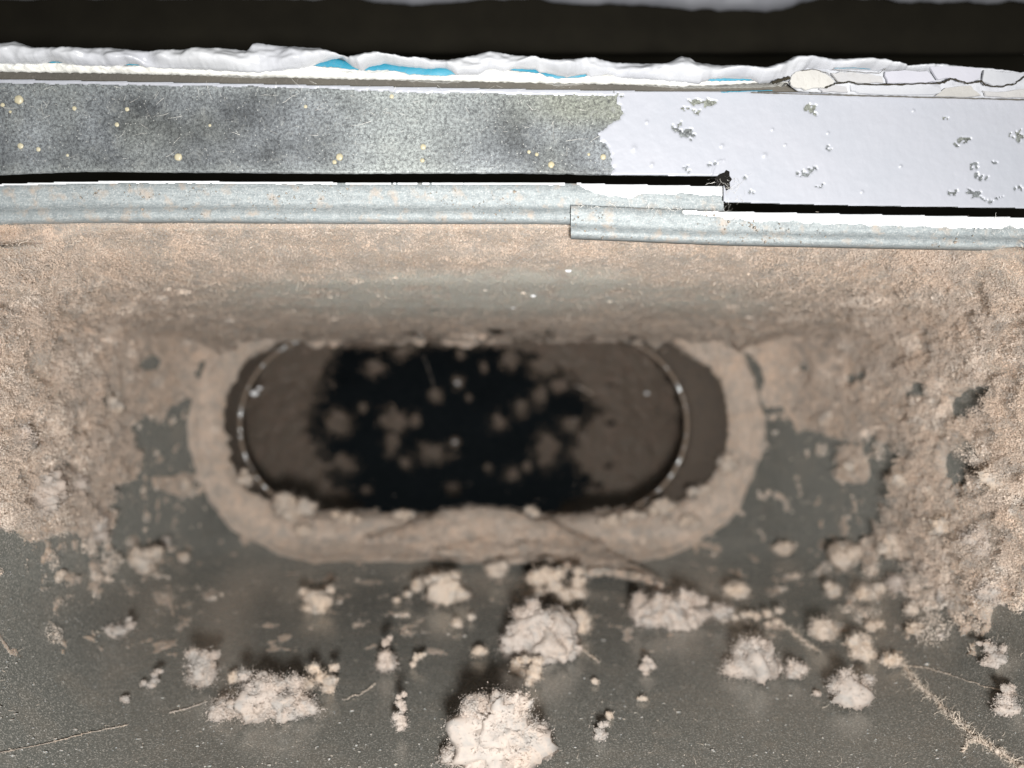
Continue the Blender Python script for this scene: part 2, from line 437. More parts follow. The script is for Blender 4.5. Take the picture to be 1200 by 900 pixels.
# coverage (value >0 = dusty)
band_low = interp([(-200, 560), (0, 585), (50, 610), (100, 622), (150, 575), (185, 520), (235, 485), (300, 420), (560, 390), (800, 400), (900, 480), (930, 515),
                   (960, 540), (985, 580), (1010, 640), (1060, 690), (1120, 710), (1200, 715), (1400, 730)], GX)
band_low = band_low+38*side*fbm(BV*60, 3, .6, off=91)
cov = np.clip((band_low-GY)/62, -1.3, 1.0)
for (x, y, rx, ry, r, a) in [
        (170, 505, 28, 30, 0, -1.3), (215, 500, 26, 38, 20, -1.7), (195, 540, 38, 22, 0, -1.4), (160, 590, 60, 26, 10, -1.5), (110, 640, 60, 25, 20, -.9),
        (60, 600, 70, 55, 0, .8), (25, 575, 60, 65, 0, .9), (105, 600, 35, 40, 20, .9), (215, 568, 42, 20, 5, 1.6), (130, 556, 30, 12, 0, 1.1), (40, 660, 60, 30, 20, -.9),
        (985, 545, 60, 50, 0, -1.0), (1040, 530, 40, 45, 20, -1.5), (955, 560, 50, 60, 0, -1.9), (1000, 600, 70, 40, 0, -1.6), (935, 640, 70, 55, 0, -2.0),
        (1000, 545, 32, 24, 20, 1.7), (1045, 510, 24, 14, 0, .7), (985, 480, 34, 34, 0, 1.0), (1075, 600, 45, 35, 0, .8), (1120, 640, 80, 50, 0, .8),
        (1145, 470, 38, 20, -20, -1.8), (1130, 545, 26, 36, 20, -2.0), (1045, 575, 34, 26, 0, -1.9), (1080, 455, 26, 12, -20, -1.3), (60, 545, 24, 14, 10, -1.3), (125, 470, 18, 22, 0, -1.3), (90, 500, 22, 12, 0, -1.0), (175, 425, 22, 14, 0, -1.2), (60, 400, 26, 9, -20, -1.0), (1000, 445, 30, 10, -20, -1.2), (1100, 385, 30, 8, -20, -.9), (1060, 345, 34, 7, -10, -.9), (1180, 590, 40, 20, -10, -.9), (1180, 690, 45, 20, 0, 1.0), (1130, 650, 20, 14, 0, -1.2), (1060, 660, 30, 18, 10, -.9),
        (940, 425, 30, 14, 0, -.8), (870, 440, 25, 26, 10, -.6), (120, 430, 30, 20, 0, -.35), (240, 430, 25, 25, 0, -.7),
        (660, 262, 25, 20, 0, -.4), (905, 520, 26, 60, 5, -1.0)]:
    cov = cov+a*np.clip(ell(GX, GY, x, y, rx, ry, r)*2.2, 0, 1)
ring_on = sstep(4, -3, so)*sstep(360, 380, GY)
cov = cov+.70*n_big+.80*n_mid*(.5+.5*sstep(380, 460, GY))
cov = np.maximum(cov, ring_on*1.05+.45*n_mid+.25*n_big-.12)
# smooth thin film just under the lip, lumpy mats at the sides
lump = .55+.75*fbm(BV*95, 3, .5, off=8)+.25*(billow(BV*170, 2, .45, off=4)-.4)
lump2 = fbm(BV*900, 3, .7, off=1.7)
thick = .0006+.0016*side*sstep(275, 360, GY)+.0008*sstep(290, 262, GY)
thick = thick*(1-ring_on*.6)
covh = sstep(0, .55, cov)
for (x, y, rx, ry, a) in [(255, 392, 60, 34, .008), (860, 392, 60, 34, .008), (300, 400, 80, 34, .005), (810, 402, 90, 36, .0055), (400, 392, 80, 16, .003), (700, 392, 90, 16, .003), (552, 388, 50, 12, .003), (250, 455, 30, 50, .0012), (870, 600, 50, 40, .0015), (700, 640, 120, 20, .0015)]:
    thick = thick+a*np.clip(ell(GX, GY, x, y, rx, ry), 0, 1)**.8*(.5+.8*billow(BV*150, 3, off=9))
thick = thick+ring_on*(.0012*np.clip(fbm(BV*65, 3, off=40)+.2, 0, 1)+.0004*fbm(BV*300, 3, off=4))
H = covh*thick*(.35+.95*lump*(.35+.65*side))+covh*.00025*lump2-.0005*sstep(.10, -.02, cov)
DV = BV+NV*H[..., None]
# keep the dust where it exists, with a ragged edge round the opening
rag = 5*fbm(BV*240, 3, off=2)+5*fbm(BV*90, 3, off=6)
keepv = (cov > 0) & (si > 1+.6*rag-(10+26*fbm(BV*75, 4, .6, off=44))*sstep(430, 400, GY)-9*sstep(572, 598, GY))
# two sags of dust at the opening's upper edge
thin = np.zeros_like(GX)
for (x, y, rx, ry, a) in [(520, 345, 330, 34, 1.3), (640, 332, 150, 26, 1.2), (800, 348, 160, 24, .8), (420, 335, 160, 24, .8)]:
    thin = np.maximum(thin, a*np.clip(ell(GX, GY, x, y, rx, ry)*1.6, 0, 1))
thin = np.clip(thin*(.75+.9*n_mid+.5*n_big), 0, .9)
me = grid('dust_coat', DV, facemin(keepv), {'thin': thin})
o = link('dust_coat', me, M_COAT)
tag(o, 'matted pinkish grey dust coating the duct walls and the collar', 'dust', kind='stuff')
DUST_PTS = DV[::3, ::3][(cov[::3, ::3] > .12) & (si[::3, ::3] > -2)]
DUST_W = side[::3, ::3][(cov[::3, ::3] > .12) & (si[::3, ::3] > -2)]
DUST_N = NV[::3, ::3][(cov[::3, ::3] > .12) & (si[::3, ::3] > -2)]

# dust in the shaft
hx = np.arange(276, 808, 1.8); hy = np.arange(386, 612, 1.8); HX, HY = np.meshgrid(hx, hy)
HD = elbow_depth(HX, HY); HB = P(HX, HY, HD); HN = normals(HB)
c2 = -1.0+0*HX
c2 = np.maximum(c2, np.clip((interp([(390, 410), (440, 385), (500, 372), (560, 395), (600, 440)], HY)-HX)/30, -1.5, 1))
c2 = np.maximum(c2, np.clip((HX-interp([(390, 560), (430, 650), (480, 690), (530, 655), (570, 690), (600, 640)], HY))/30, -1.5, 1))
c2 = np.maximum(c2, np.clip((408-HY)/10, -1, .6))
for (x, y, rx, ry) in [(463, 492, 20, 17), (459, 520, 9, 21), (508, 531, 27, 13), (643, 528, 19, 24), (585, 495, 12, 12), (610, 477, 12, 12), (540, 414, 7, 7), (536, 448, 8, 8),
                       (511, 465, 9, 9), (533, 518, 8, 8), (598, 420, 13, 15), (640, 428, 24, 17), (632, 462, 12, 14), (667, 497, 16, 11), (486, 492, 8, 9), (404, 545, 18, 14),
                       (397, 495, 20, 19), (530, 573, 12, 9), (600, 555, 12, 10), (475, 543, 10, 8), (618, 546, 8, 7), (392, 580, 26, 14), (430, 574, 9, 6), (425, 477, 7, 7),
                       (440, 430, 14, 12), (470, 412, 16, 8), (655, 452, 18, 10), (572, 548, 5, 5), (549, 465, 4, 4), (567, 430, 5, 8)]:
    c2 = np.maximum(c2, ell(HX, HY, x, y, rx*1.05, ry*1.05)*1.1)
c2 = c2+.55*fbm(HB*120, 4, .6, off=4)+.30*fbm(HB*330, 4, .7)
for (x, y, rx, ry) in [(715, 495, 10, 7), (720, 450, 12, 6), (712, 545, 9, 8), (688, 558, 9, 5), (740, 560, 6, 5)]:
    c2 = c2-.9*np.clip(ell(HX, HY, x, y, rx, ry)*2, 0, 1)
h2 = sstep(.4, .8, c2)*.0034*(.4+billow(HB*120, 4, .6)*1.2)-.0006*sstep(.5, .40, c2)
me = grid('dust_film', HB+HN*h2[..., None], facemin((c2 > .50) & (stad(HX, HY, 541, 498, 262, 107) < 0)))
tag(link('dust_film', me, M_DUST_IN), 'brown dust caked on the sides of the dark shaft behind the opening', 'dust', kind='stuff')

# loose flakes of lint: the fluffy skin of the coat (far too many to count)
def flakes_np(p, nrm, size, r, jit=.8, aspect=2.0):
    n = len(p); d = nrm+jit*r.normal(size=(n, 3)); d /= np.linalg.norm(d, axis=1)[:, None]
    a = np.cross(d, r.normal(size=(n, 3))); a /= np.linalg.norm(a, axis=1)[:, None]; b = np.cross(d, a)
    s_ = size[:, None]; k = r.uniform(.6, aspect, n)[:, None]
    V = np.stack([p-a*s_*k*.6-b*s_*.4, p+a*s_*k*.6-b*s_*.4*r.uniform(-.5, 1, n)[:, None], p+b*s_*.7+a*s_*k*r.uniform(-.6, .6, n)[:, None]], 1)
    return V.reshape(-1, 3), np.arange(3*n).reshape(n, 3)
def coat_flakes():
    r = np.random.default_rng(77); n = 2600000
    x = r.uniform(-110, 1310, n); y = 263+r.uniform(0, 1, n)*480
    ix = np.clip(((x+120)/step).astype(int), 0, GX.shape[1]-1); iy = np.clip(((y-262)/step).astype(int), 0, GX.shape[0]-1)
    cv = cov[iy, ix]; sd = side[iy, ix]; q = si[iy, ix]; o_ = so[iy, ix]; th = thin[iy, ix]
    pt = BV[iy, ix]; cl = 1.5*fbm(pt*100, 4, .6, off=20)
    pr = sstep(-.15, .45, cv)*(.42+.58*np.clip(.5+cl*1.6, 0, 1))*(1-.93*th)*np.where(o_ > 3, .45+.55*sd, .55)*(q > 3+2.5*cl-(10+26*fbm(pt*75, 4, .6, off=44))*sstep(430, 400, y)-9*sstep(572, 598, y))
    k = r.uniform(size=n) < pr*.95; k = np.where(k)[0][:920000]
    r.shuffle(k)
    ix, iy, cl, sd, cv = ix[k], iy[k], cl[k], sd[k], cv[k]
    hp = np.clip(.35+cl*1.5, .04, 1.6)*(.0005+.0044*sd)*sstep(-.2, .5, cv)*(.35+.65*sstep(270, 340, y[k]))
    base = DV[iy, ix]+r.uniform(-1, 1, (len(k), 3))*np.array([.0003, 0, .0003]); nn = NV[iy, ix]
    p = base+nn*(hp*r.uniform(0, 1, len(k))**.6+.0001)[:, None]
    far = np.clip(p[:, 1]/.2, 1, 1.9)
    V, F = flakes_np(p, nn+np.array([0, -.6, 0]), (.00008+r.gamma(2, .00004, len(k)))*far, r, .32)
    tag(link('lint_skin', mesh_np('lint_skin', V, F, False), L_DUST), 'loose fluffy skin of fine lint flakes on the dust coat', 'lint', kind='stuff')
def puffs():
    r = np.random.default_rng(79); n = 30000
    x = r.uniform(-110, 1310, n); y = 268+r.uniform(0, 1, n)*480
    ix = np.clip(((x+120)/step).astype(int), 0, GX.shape[1]-1); iy = np.clip(((y-262)/step).astype(int), 0, GX.shape[0]-1)
    cl = fbm(BV[iy, ix]*45, 3, off=60)
    k = (cov[iy, ix] > -.05) & (si[iy, ix] > 3) & (r.uniform(size=n) < (.06+.9*side[iy, ix]*np.clip(.3+cl*1.6, 0, 1))*sstep(300, 380, y)*np.where(so[iy, ix] > 3, 1, .18))
    k = np.where(k)[0][:1000]; ix, iy = ix[k], iy[k]; m = len(k)
    R_ = np.clip(r.gamma(3.0, .00068, m), .0006, .0056)*(.45+.6*side[iy, ix]); c = DV[iy, ix]; nn = NV[iy, ix]
    cnt = (60+R_**2*3.0e7).astype(int); own = np.repeat(np.arange(m), cnt); N_ = len(own)
    d = r.normal(size=(N_, 3)); d /= np.linalg.norm(d, axis=1)[:, None]; dn = np.einsum('ij,ij->i', d, nn[own]); d = d+nn[own]*(np.abs(dn)-dn)[:, None]
    seedv = r.uniform(0, 80, (m, 3))[own]
    rr = R_[own]*(1+.75*fbm(d*1.3+seedv, 4, .65))*r.uniform(.55, 1.08, N_)**.5
    st = np.array([1.25, 1, .85]); p = c[own]+d*rr[:, None]*st; dn = np.einsum('ij,ij->i', p-c[own], nn[own]); p = p-nn[own]*(dn*.25)[:, None]
    far = np.clip(p[:, 1]/.2, 1, 1.9)
    V, F = flakes_np(p, d+np.array([0, -.5, 0]), (.00009+r.gamma(2, .00004, N_))*far, r, .40)
    print('puff flakes', N_)
    tag(link('lint_puffs', mesh_np('lint_puffs', V, F, False), L_PUFF), 'soft puffs of lint heaped on the left and right dust banks', 'lint', kind='stuff')
coat_flakes(); puffs()
def shaft_flakes():
    r = np.random.default_rng(78); n = 150000
    ix = r.integers(0, HX.shape[1], n); iy = r.integers(0, HX.shape[0], n); c = c2[iy, ix]
    k = (r.uniform(size=n) < sstep(-.35, .7, c)*.75) & (stad(HX, HY, 541, 498, 262, 107)[iy, ix] < -1); ix, iy = ix[k], iy[k]; n = len(ix)
    p = HB[iy, ix]+HN[iy, ix]*r.uniform(0, .0012, n)[:, None]+r.uniform(-1, 1, (n, 3))*np.array([.0005, 0, .0005])
    V, F = flakes_np(p, HN[iy, ix], .0002+r.gamma(2, .00012, n), r, .6)
    tag(link('shaft_dust', mesh_np('shaft_dust', V, F, False), L_IN), 'brown dust flakes and blurred specks on the dark back of the shaft', 'dust', kind='stuff')
shaft_flakes()

# ------------------------------------------------------------------ lint clumps
def surf(px_, py_):
    a = np.array([[px_-2, px_+2], [px_-2, px_+2]], float); b = np.array([[py_-2, py_-2], [py_+2, py_+2]], float)
    v = P(a, b, depth(a, b)); n = np.cross(v[1, 0]-v[0, 0], v[0, 1]-v[0, 0]); n /= np.linalg.norm(n)
    c = v.mean((0, 1))
    if s_out(px_, py_) < 0: c = c-np.array([0, .006, 0])
    return c, n
def ico(sub):
    import bmesh
    bm = bmesh.new(); bmesh.ops.create_icosphere(bm, subdivisions=sub, radius=1)
    v = np.array([x.co[:] for x in bm.verts]); f = np.array([[q.index for q in t.verts] for t in bm.faces]); bm.free(); return v, f
ICO = {k: ico(k) for k in (1, 2, 3, 4, 5)}
def ribbons(start, dirs, length, width, seg, wig, r):
    """curly tapering ribbons -> V,F (quads)"""
    n = len(start); pts = [start]; d = dirs.copy()
    for s in range(seg):
        d = d+wig*r.normal(size=(n, 3)); d /= np.linalg.norm(d, axis=1)[:, None]
        pts.append(pts[-1]+d*(length/seg)[:, None])
    pts = np.stack(pts, 1); side = np.cross(d, r.normal(size=(n, 3))); side /= np.linalg.norm(side, axis=1)[:, None]
    w = width[:, None]*np.linspace(1, .35, seg+1)[None]
    A = pts+side[:, None]*w[..., None]; B = pts-side[:, None]*w[..., None]
    V = np.stack([A, B], 2).reshape(-1, 3)
    base = np.arange(n)[:, None]*(seg+1)*2+np.arange(seg)[None]*2; base = base.ravel()
    F = np.stack([base, base+1, base+3, base+2], -1); return V, F
CLUMPS = []
def clump_mesh(w, h, d, seed, lumps=7, fuzz=700, sub=3, rough=1.0, shape=None):
    """w,h,d full sizes in metres; local z up, base near z=0"""
    r = np.random.default_rng(seed); Vs = []; Fs = []; off = 0
    cents = []
    for k in range(lumps):
        if shape is not None and k < len(shape):
            u, v_, s = shape[k]; c = np.array([u*w/2, r.uniform(-.15, .15)*d, v_*h]); c = c+np.array([r.normal()*.06*w, 0, r.normal()*.04*h]); rad = s*min(w, h*1.4)/2*.86
        else:
            a = r.uniform(0, 2*np.pi); q = r.uniform(.0, .62)**.7
            c = np.array([math.cos(a)*q*w/2, r.uniform(-.3, .3)*d, h*.45+math.sin(a)*q*h*.42]); rad = r.uniform(.30, .55)*min(w, h*1.35)/2
        if k == 0 and shape is None: c = np.array([0, 0, h*.42]); rad = .62*min(w, h)/2*1.25
        v, f = ICO[sub]; st = np.array([r.uniform(.9, 1.35), r.uniform(.8, 1.1), r.uniform(.75, 1.05)])
        p = v*rad*st+c
        sc = 1/max(rad, 1e-5)
        dsp = .70*fbm(p*sc*1.2+seed*3.1, 3)+.16*(billow(p*sc*2.2+seed, 2, .5)-.4)+.16*fbm(p*1500+seed, 3, .75)
        dsp2 = .12*noise3(p*2600+seed)
        p = c+(p-c)*(1+(dsp+dsp2)[:, None]*rough)*.80
        p = p+(v*(.00045*fbm(p*1100+seed, 4, .8))[:, None])
        Vs.append(p); Fs.append(f+off); off += len(p); cents.append((c, rad))
    Vc = np.concatenate(Vs); Fc = np.concatenate(Fs)
    Vc[:, 2] = np.maximum(Vc[:, 2], -.0006)
    core = len(Vc)
    # cloud of flakes round the core, feathering out
    nf = int(fuzz*4.2); i = r.integers(0, core, nf); own = np.repeat(np.arange(len(cents)), len(ICO[sub][0]))[i]
    C0 = np.array([c for c, _ in cents])[own]; R0 = np.array([q for _, q in cents])[own]
    dr = Vc[i]-C0; dr /= np.linalg.norm(dr, axis=1)[:, None]+1e-9
    grow = np.clip(.42+1.9*fbm(Vc[i]*520+seed, 4, .75), .0, 2.0)
    off_ = np.abs(r.uniform(-.05, 1, nf))**1.3*grow*np.minimum(R0*1.0, .0030)
    p = Vc[i]+dr*off_[:, None]+r.normal(size=(nf, 3))*.00012; k = p[:, 2] > -.0004; p = p[k]; dr = dr[k]; nf = len(p)
    Vf, Ff = flakes_np(p, dr+np.array([0, -.5, 0]), .00009+r.gamma(2, .00005, nf), r, .45)
    # torn fibres
    m = fuzz//4; i = r.integers(0, core, m); ci = Vc.mean(0); s0 = Vc[i]; dr = s0-ci; dr /= np.linalg.norm(dr, axis=1)[:, None]+1e-9
    dr += .6*r.normal(size=dr.shape); dr /= np.linalg.norm(dr, axis=1)[:, None]
    L = np.clip(r.gamma(2.0, .0005, m)*np.clip(min(w, h)/.008, .5, 1.4), .0003, .004)
    Vr, Fr = ribbons(s0, dr, L, r.uniform(.00003, .00009, m), 5, .8, r)
    tri = [Fc, Ff+core, np.concatenate([Fr[:, [0, 1, 2]], Fr[:, [0, 2, 3]]])+core+len(Vf)]
    return np.concatenate([Vc, Vf, Vr]), np.concatenate(tri)
def clump(px_, py_, w, h, label, seed, mat=None, lumps=7, fuzz=None, sub=None, shape=None, rough=1.0, group='lint clumps lying in the duct', lift=0, flat=1.0):
    base, n = surf(px_, py_+h*.42)
    s = base[1]/FPX; W_, H_ = w*s*1.0, h*s*.95
    fuzz = int(160+w*h*1.25); sub = 4 if w*h > 3500 else 3
    V, F = clump_mesh(W_, H_, min(W_, H_)*.75*flat, seed, lumps, fuzz, sub, rough, shape)
    me = mesh_np('lint_clump', V, F)
    me.materials.append({None: L_WHITE, M_FLUFF: L_WHITE, M_FLUFF_TAN: L_TAN, M_DUST: L_DUST}[mat])
    o = bpy.data.objects.new('lint_clump', me); COL.objects.link(o)
    o.location = base+np.array([0, -.001, 0])+n*lift*s
    tag(o, label, 'lint clump', group); CLUMPS.append(o); return o

T = M_FLUFF_TAN
clump(578, 858, 104, 80, 'largest, brightest white lint clump, at the bottom edge of the photo with torn wings', 1, lumps=12, fuzz=7000, sub=5,
      shape=[(0, .30, 1.15), (-.35, .16, .75), (.40, .18, .7), (.1, .62, .75), (-.25, .55, .5), (-.66, .96, .16), (-.45, .93, .2), (-.28, .86, .24), (.42, .86, .34), (.72, .52, .38), (-.75, .55, .28), (-.8, .1, .3)])
clump(312, 816, 112, 48, 'wide white lint mound on the metal, lower left, with a blurred reflection', 2, lumps=9, fuzz=4500, sub=4,
      shape=[(0, .3, 1.1), (-.5, .25, .75), (.4, .3, .85), (-.75, .1, .5), (.7, .15, .5), (.1, .75, .5), (-.3, .72, .4), (-.35, 1.0, .2), (.5, .8, .3)])
clump(376, 797, 46, 36, 'ragged tan lint scrap with small holes, right of the wide white mound', 3, mat=T, lumps=7, sub=3, shape=[(-.5, .3, .5), (0, .6, .3), (.5, .5, .3), (.7, .9, .2), (.3, .1, .3), (-.2, .9, .3), (.8, .4, .25)])
clump(236, 786, 44, 50, 'upright white lint clump left of the wide mound with a black shadow above', 4, lumps=6, fuzz=2200, shape=[(0, .3, .95), (-.1, .65, .7), (.2, .85, .4), (-.25, .95, .3), (.5, .6, .4), (.7, .9, .18)])
clump(139, 738, 36, 22, 'small white lint tuft with a hooked tip at the left of the metal floor', 5, lumps=5, shape=[(-.2, .4, .8), (.2, .4, .6), (.6, .7, .3), (.8, 1.1, .2), (-.7, .3, .4)])
clump(168, 655, 42, 42, 'round pale lint clump at the lower left edge of the dust mat', 6, mat=T, lumps=7, fuzz=1500)
clump(194, 634, 26, 18, 'small pale lint knot touching the top of the round clump at left', 7, lumps=5)
clump(216, 652, 30, 16, 'small tan lint scrap just right of the round clump at left', 8, mat=T, lumps=4)
clump(105, 612, 50, 52, 'bright lint heap at the end of the dust mat on the left wall', 9, lumps=8, fuzz=2400)
clump(40, 575, 84, 60, 'broad bright lint heap at the left edge of the photo', 10, lumps=10, fuzz=3200)
clump(70, 676, 16, 22, 'tiny pinkish lint fleck on the bare metal far left', 11, mat=T, lumps=4)
clump(115, 678, 11, 12, 'tiny pale lint speck between the pinkish fleck and the round clump', 12, mat=T, lumps=3)
clump(181, 797, 24, 18, 'thin hooked white lint shred left of the upright white clump', 13, lumps=6, shape=[(-.6, .2, .3), (-.2, .2, .35), (.1, .5, .3), (.3, .8, .25), (.3, 1.1, .2), (.7, 1.1, .16)])
clump(150, 818, 14, 10, 'tiny flat white speck below the hooked shred', 14, lumps=3)
clump(276, 793, 16, 17, 'small grey lint ball in the shadow between the upright clump and the wide mound', 15, mat=T, lumps=4)
clump(372, 703, 40, 30, 'square tan lint clump standing alone under the collar on the left', 16, mat=T, lumps=7, fuzz=1200, shape=[(0, .4, .9), (-.5, .5, .5), (.5, .5, .5), (-.8, .9, .25), (.8, .9, .25), (.4, .1, .5), (-.4, .1, .5)])
clump(454, 772, 27, 36, 'narrow pointed pale lint clump in the middle left of the floor', 17, lumps=5, shape=[(0, .3, 1.0), (0, .6, .7), (.1, .95, .35), (-.3, .3, .6), (.15, 1.15, .2)])
clump(489, 774, 20, 16, 'tiny hooked tan scrap right of the narrow pointed clump', 18, mat=T, lumps=4, shape=[(-.3, .2, .3), (-.2, .7, .4), (.4, .8, .35), (.8, 1, .2)])
clump(470, 838, 22, 52, 'thin forked white lint wisp standing left of the largest clump', 19, lumps=7, shape=[(0, .3, .8), (-.3, .4, .5), (.1, .1, .4), (.2, .65, .35), (-.2, .95, .2), (.5, .95, .2), (0, .8, .3)])
clump(516, 690, 54, 38, 'tan lint clump with a long arm reaching left, below the collar', 20, mat=T, lumps=9, fuzz=1500, shape=[(.2, .3, 1.1), (.5, .35, .8), (.2, .8, .6), (-.3, .75, .35), (-.65, .7, .25), (-1.0, .5, .2), (-1.3, .3, .18), (-1.55, .1, .15), (.7, .8, .3)])
clump(632, 745, 72, 56, 'rounded pale lint clump with a pointed top in the centre of the floor', 21, lumps=9, fuzz=3000, shape=[(.1, .3, 1.2), (-.4, .35, .8), (-.25, .85, .4), (-.35, 1.1, .22), (.5, .25, .8), (.1, .75, .7), (-.6, .65, .35), (.4, .7, .5), (-.7, .1, .4)])
clump(679, 728, 38, 34, 'smaller pale lint clump attached right of the rounded centre clump', 22, mat=T, lumps=6, fuzz=1100)
clump(615, 787, 42, 30, 'ragged pinkish lint shreds hanging below the rounded centre clump', 23, mat=T, lumps=8, shape=[(-.5, .8, .4), (-.3, .4, .3), (0, .1, .3), (.2, .4, .4), (.6, .6, .45), (.8, .9, .3), (-.8, .5, .25), (.3, .9, .3)])
clump(650, 690, 56, 40, 'curled brown lint lump under the dust tongue', 24, mat=T, lumps=9, fuzz=900, shape=[(-.8, .8, .5), (-.4, .9, .5), (0, .9, .5), (.1, .5, .5), (.3, .2, .55), (.6, .3, .5), (.8, .7, .35), (-.6, .3, .4), (.9, .95, .25)])
clump(580, 668, 46, 26, 'brown lint lump hanging from the collar above the centre clump', 25, mat=T, lumps=6, fuzz=600)
clump(560, 762, 26, 15, 'small tan crumb pair left of the centre clump', 26, mat=T, lumps=4)
clump(536, 730, 16, 14, 'tiny dim lint crumb under the armed tan clump', 27, mat=T, lumps=3)
clump(552, 722, 12, 12, 'tiny dim crumb nearest the tip of the armed tan clump', 28, mat=T, lumps=3)
clump(790, 716, 112, 38, 'long pale pinkish lint ridge below the collar right of centre', 29, lumps=11, fuzz=3000, mat=None, shape=[(-.1, .3, 1.1), (-.45, .3, 1.0), (.25, .3, 1.0), (-.75, .4, .7), (.6, .3, .8), (-.85, .8, .35), (-.3, .75, .5), (.1, .8, .5), (.4, .85, .4), (.8, .35, .5), (-.6, .85, .3)])
clump(864, 692, 34, 30, 'dim tan lint triangle above the right end of the long ridge', 30, mat=T, lumps=5)
clump(880, 722, 74, 22, 'thin lacy tan lint strand right of the long ridge', 31, mat=T, lumps=10, shape=[(-.9, .3, .4), (-.6, .4, .35), (-.3, .5, .35), (0, .6, .3), (.3, .5, .35), (.6, .6, .4), (.85, .7, .3), (-.1, .0, .25), (.4, .0, .3), (.8, .2, .3)])
clump(880, 772, 64, 44, 'fluffy white lint cloud right of centre with a pale reflection', 32, lumps=9, fuzz=3200, shape=[(.1, .4, 1.1), (-.4, .25, .8), (.5, .3, .7), (.15, .8, .55), (-.15, .75, .5), (-.8, .15, .4), (.8, .3, .35), (-.5, .65, .35), (.4, .7, .4)])
clump(930, 785, 27, 24, 'small round white lint ball beside the fluffy white cloud', 33, lumps=5, fuzz=900)
clump(994, 808, 52, 36, 'white lint puff with spiky top, lower right', 34, lumps=8, fuzz=2600, shape=[(.1, .3, 1.0), (-.4, .5, .6), (.45, .6, .6), (0, .75, .5), (-.75, .6, .3), (.85, .8, .25), (-.1, 1.05, .25), (.2, -.05, .5)])
clump(955, 811, 14, 8, 'tiny white flake left of the spiky puff', 35, lumps=3)
clump(1163, 768, 34, 24, 'small white lint tuft with a thin left arm near the right edge', 36, lumps=7, shape=[(.1, .3, .9), (.5, .3, .5), (-.1, .8, .5), (-.6, 1.1, .25), (-1.0, 1.1, .16), (.6, .8, .3), (-.7, .1, .25)])
clump(1178, 822, 26, 38, 'upright pinkish lint clump at the right edge of the photo', 37, lumps=6, fuzz=1100, shape=[(0, .3, 1.1), (.3, .5, .7), (-.2, .6, .7), (.1, .9, .4), (.5, 1.0, .2), (-.5, .9, .2)])
clump(702, 857, 20, 16, 'tiny bright white lint bead right of the largest clump', 38, lumps=4, shape=[(0, .3, .9), (.3, .3, .6), (.3, 1.0, .35), (.9, 1.1, .3)])
clump(712, 838, 18, 7, 'tiny pale shred above the bright bead', 39, mat=T, lumps=3)
clump(757, 780, 22, 18, 'small pale lint cross right of the centre clump', 40, lumps=6, shape=[(0, .4, .6), (-.6, .4, .35), (.6, .5, .35), (0, .9, .4), (0, 0, .4), (.3, .8, .3)])
clump(754, 817, 14, 8, 'tiny pinkish flake below the small lint cross', 41, mat=T, lumps=3)
clump(697, 797, 13, 8, 'tiny dim flake between the centre clump and the lint cross', 42, mat=T, lumps=3)
clump(962, 738, 44, 36, 'pink tinged round lint clump at the head of the dusty string', 43, mat=T, lumps=8, fuzz=1800)
clump(1008, 758, 52, 30, 'fuzzy beige lint clump second along the dusty string', 44, mat=T, lumps=8, fuzz=1700)
clump(1042, 772, 28, 22, 'cream lint clump where the dusty string turns thin', 45, lumps=6, mat=T, fuzz=900)
clump(1020, 732, 32, 16, 'small beige tuft above the fuzzy beige clump', 46, mat=T, lumps=5)
clump(915, 641, 24, 24, 'lone tan lint tuft in the dark patch right of the collar', 47, mat=T, lumps=5)
clump(990, 650, 46, 46, 'pale lint clump at the left edge of the right hand dust mat', 48, mat=T, lumps=8, fuzz=1500)
clump(1052, 640, 46, 50, 'soft white lint clump on the right hand dust mat', 49, lumps=8, fuzz=1700, mat=T)
clump(1018, 694, 44, 26, 'pinkish lint clump below the right hand dust mat', 50, mat=T, lumps=6)
clump(975, 690, 22, 32, 'narrow tan lint clump nearest the collar under the right hand mat', 51, mat=T, lumps=5)
clump(1052, 682, 40, 28, 'bright pink white lint knot under the soft white clump', 52, lumps=6)
clump(1106, 694, 28, 24, 'round white lint knob hanging from the right hand mat', 53, lumps=5)
clump(1066, 712, 24, 20, 'pale lint blob above the lowest one at the right', 54, lumps=4, mat=T)
clump(1070, 736, 20, 24, 'lowest pale lint blob hanging under the right hand mat', 55, lumps=4, mat=T)
clump(1172, 690, 74, 38, 'broad bright lint heap at the right edge under the dust mat', 56, lumps=9, fuzz=2200)
clump(1115, 610, 70, 44, 'wide lint hummock high on the right hand dust mat', 57, lumps=8, fuzz=1800, mat=T)
clump(1185, 560, 70, 50, 'large rounded lint hummock at the right edge of the photo', 58, lumps=8, fuzz=1800, mat=T)
clump(14, 512, 60, 44, 'cream lint heap at the left edge above the broadest heap', 60, lumps=8)
clump(78, 566, 50, 36, 'cream lint heap between the broad edge heap and the end of the mat, left wall', 61, lumps=7)
clump(22, 455, 50, 34, 'uppermost cream lint heap at the left edge', 62, lumps=7, mat=T)
clump(130, 475, 54, 44, 'tan lint hummock beside the bare patch left of the collar', 63, lumps=7, mat=T)
clump(135, 558, 38, 18, 'flat tan lint flake in the bare patch left of the collar', 64, lumps=5, mat=T)
clump(214, 570, 46, 22, 'tan lint pad touching the left outer side of the collar', 65, lumps=5, mat=T)
clump(1160, 634, 60, 40, 'cream lint heap above the lowest edge heap at the right', 66, lumps=8)
clump(1095, 668, 44, 30, 'cream lint knot in the middle of the right hand mat edge', 67, lumps=6)
clump(1005, 545, 54, 34, 'tan lint island in the dark patch right of the collar', 68, lumps=7, mat=T)
clump(1070, 560, 44, 34, 'tan lint hummock on the edge of the dark patch at the right', 69, lumps=6, mat=T)
clump(975, 492, 46, 34, 'tan lint hummock at the upper tip of the dark patch at the right', 70, lumps=6, mat=T)
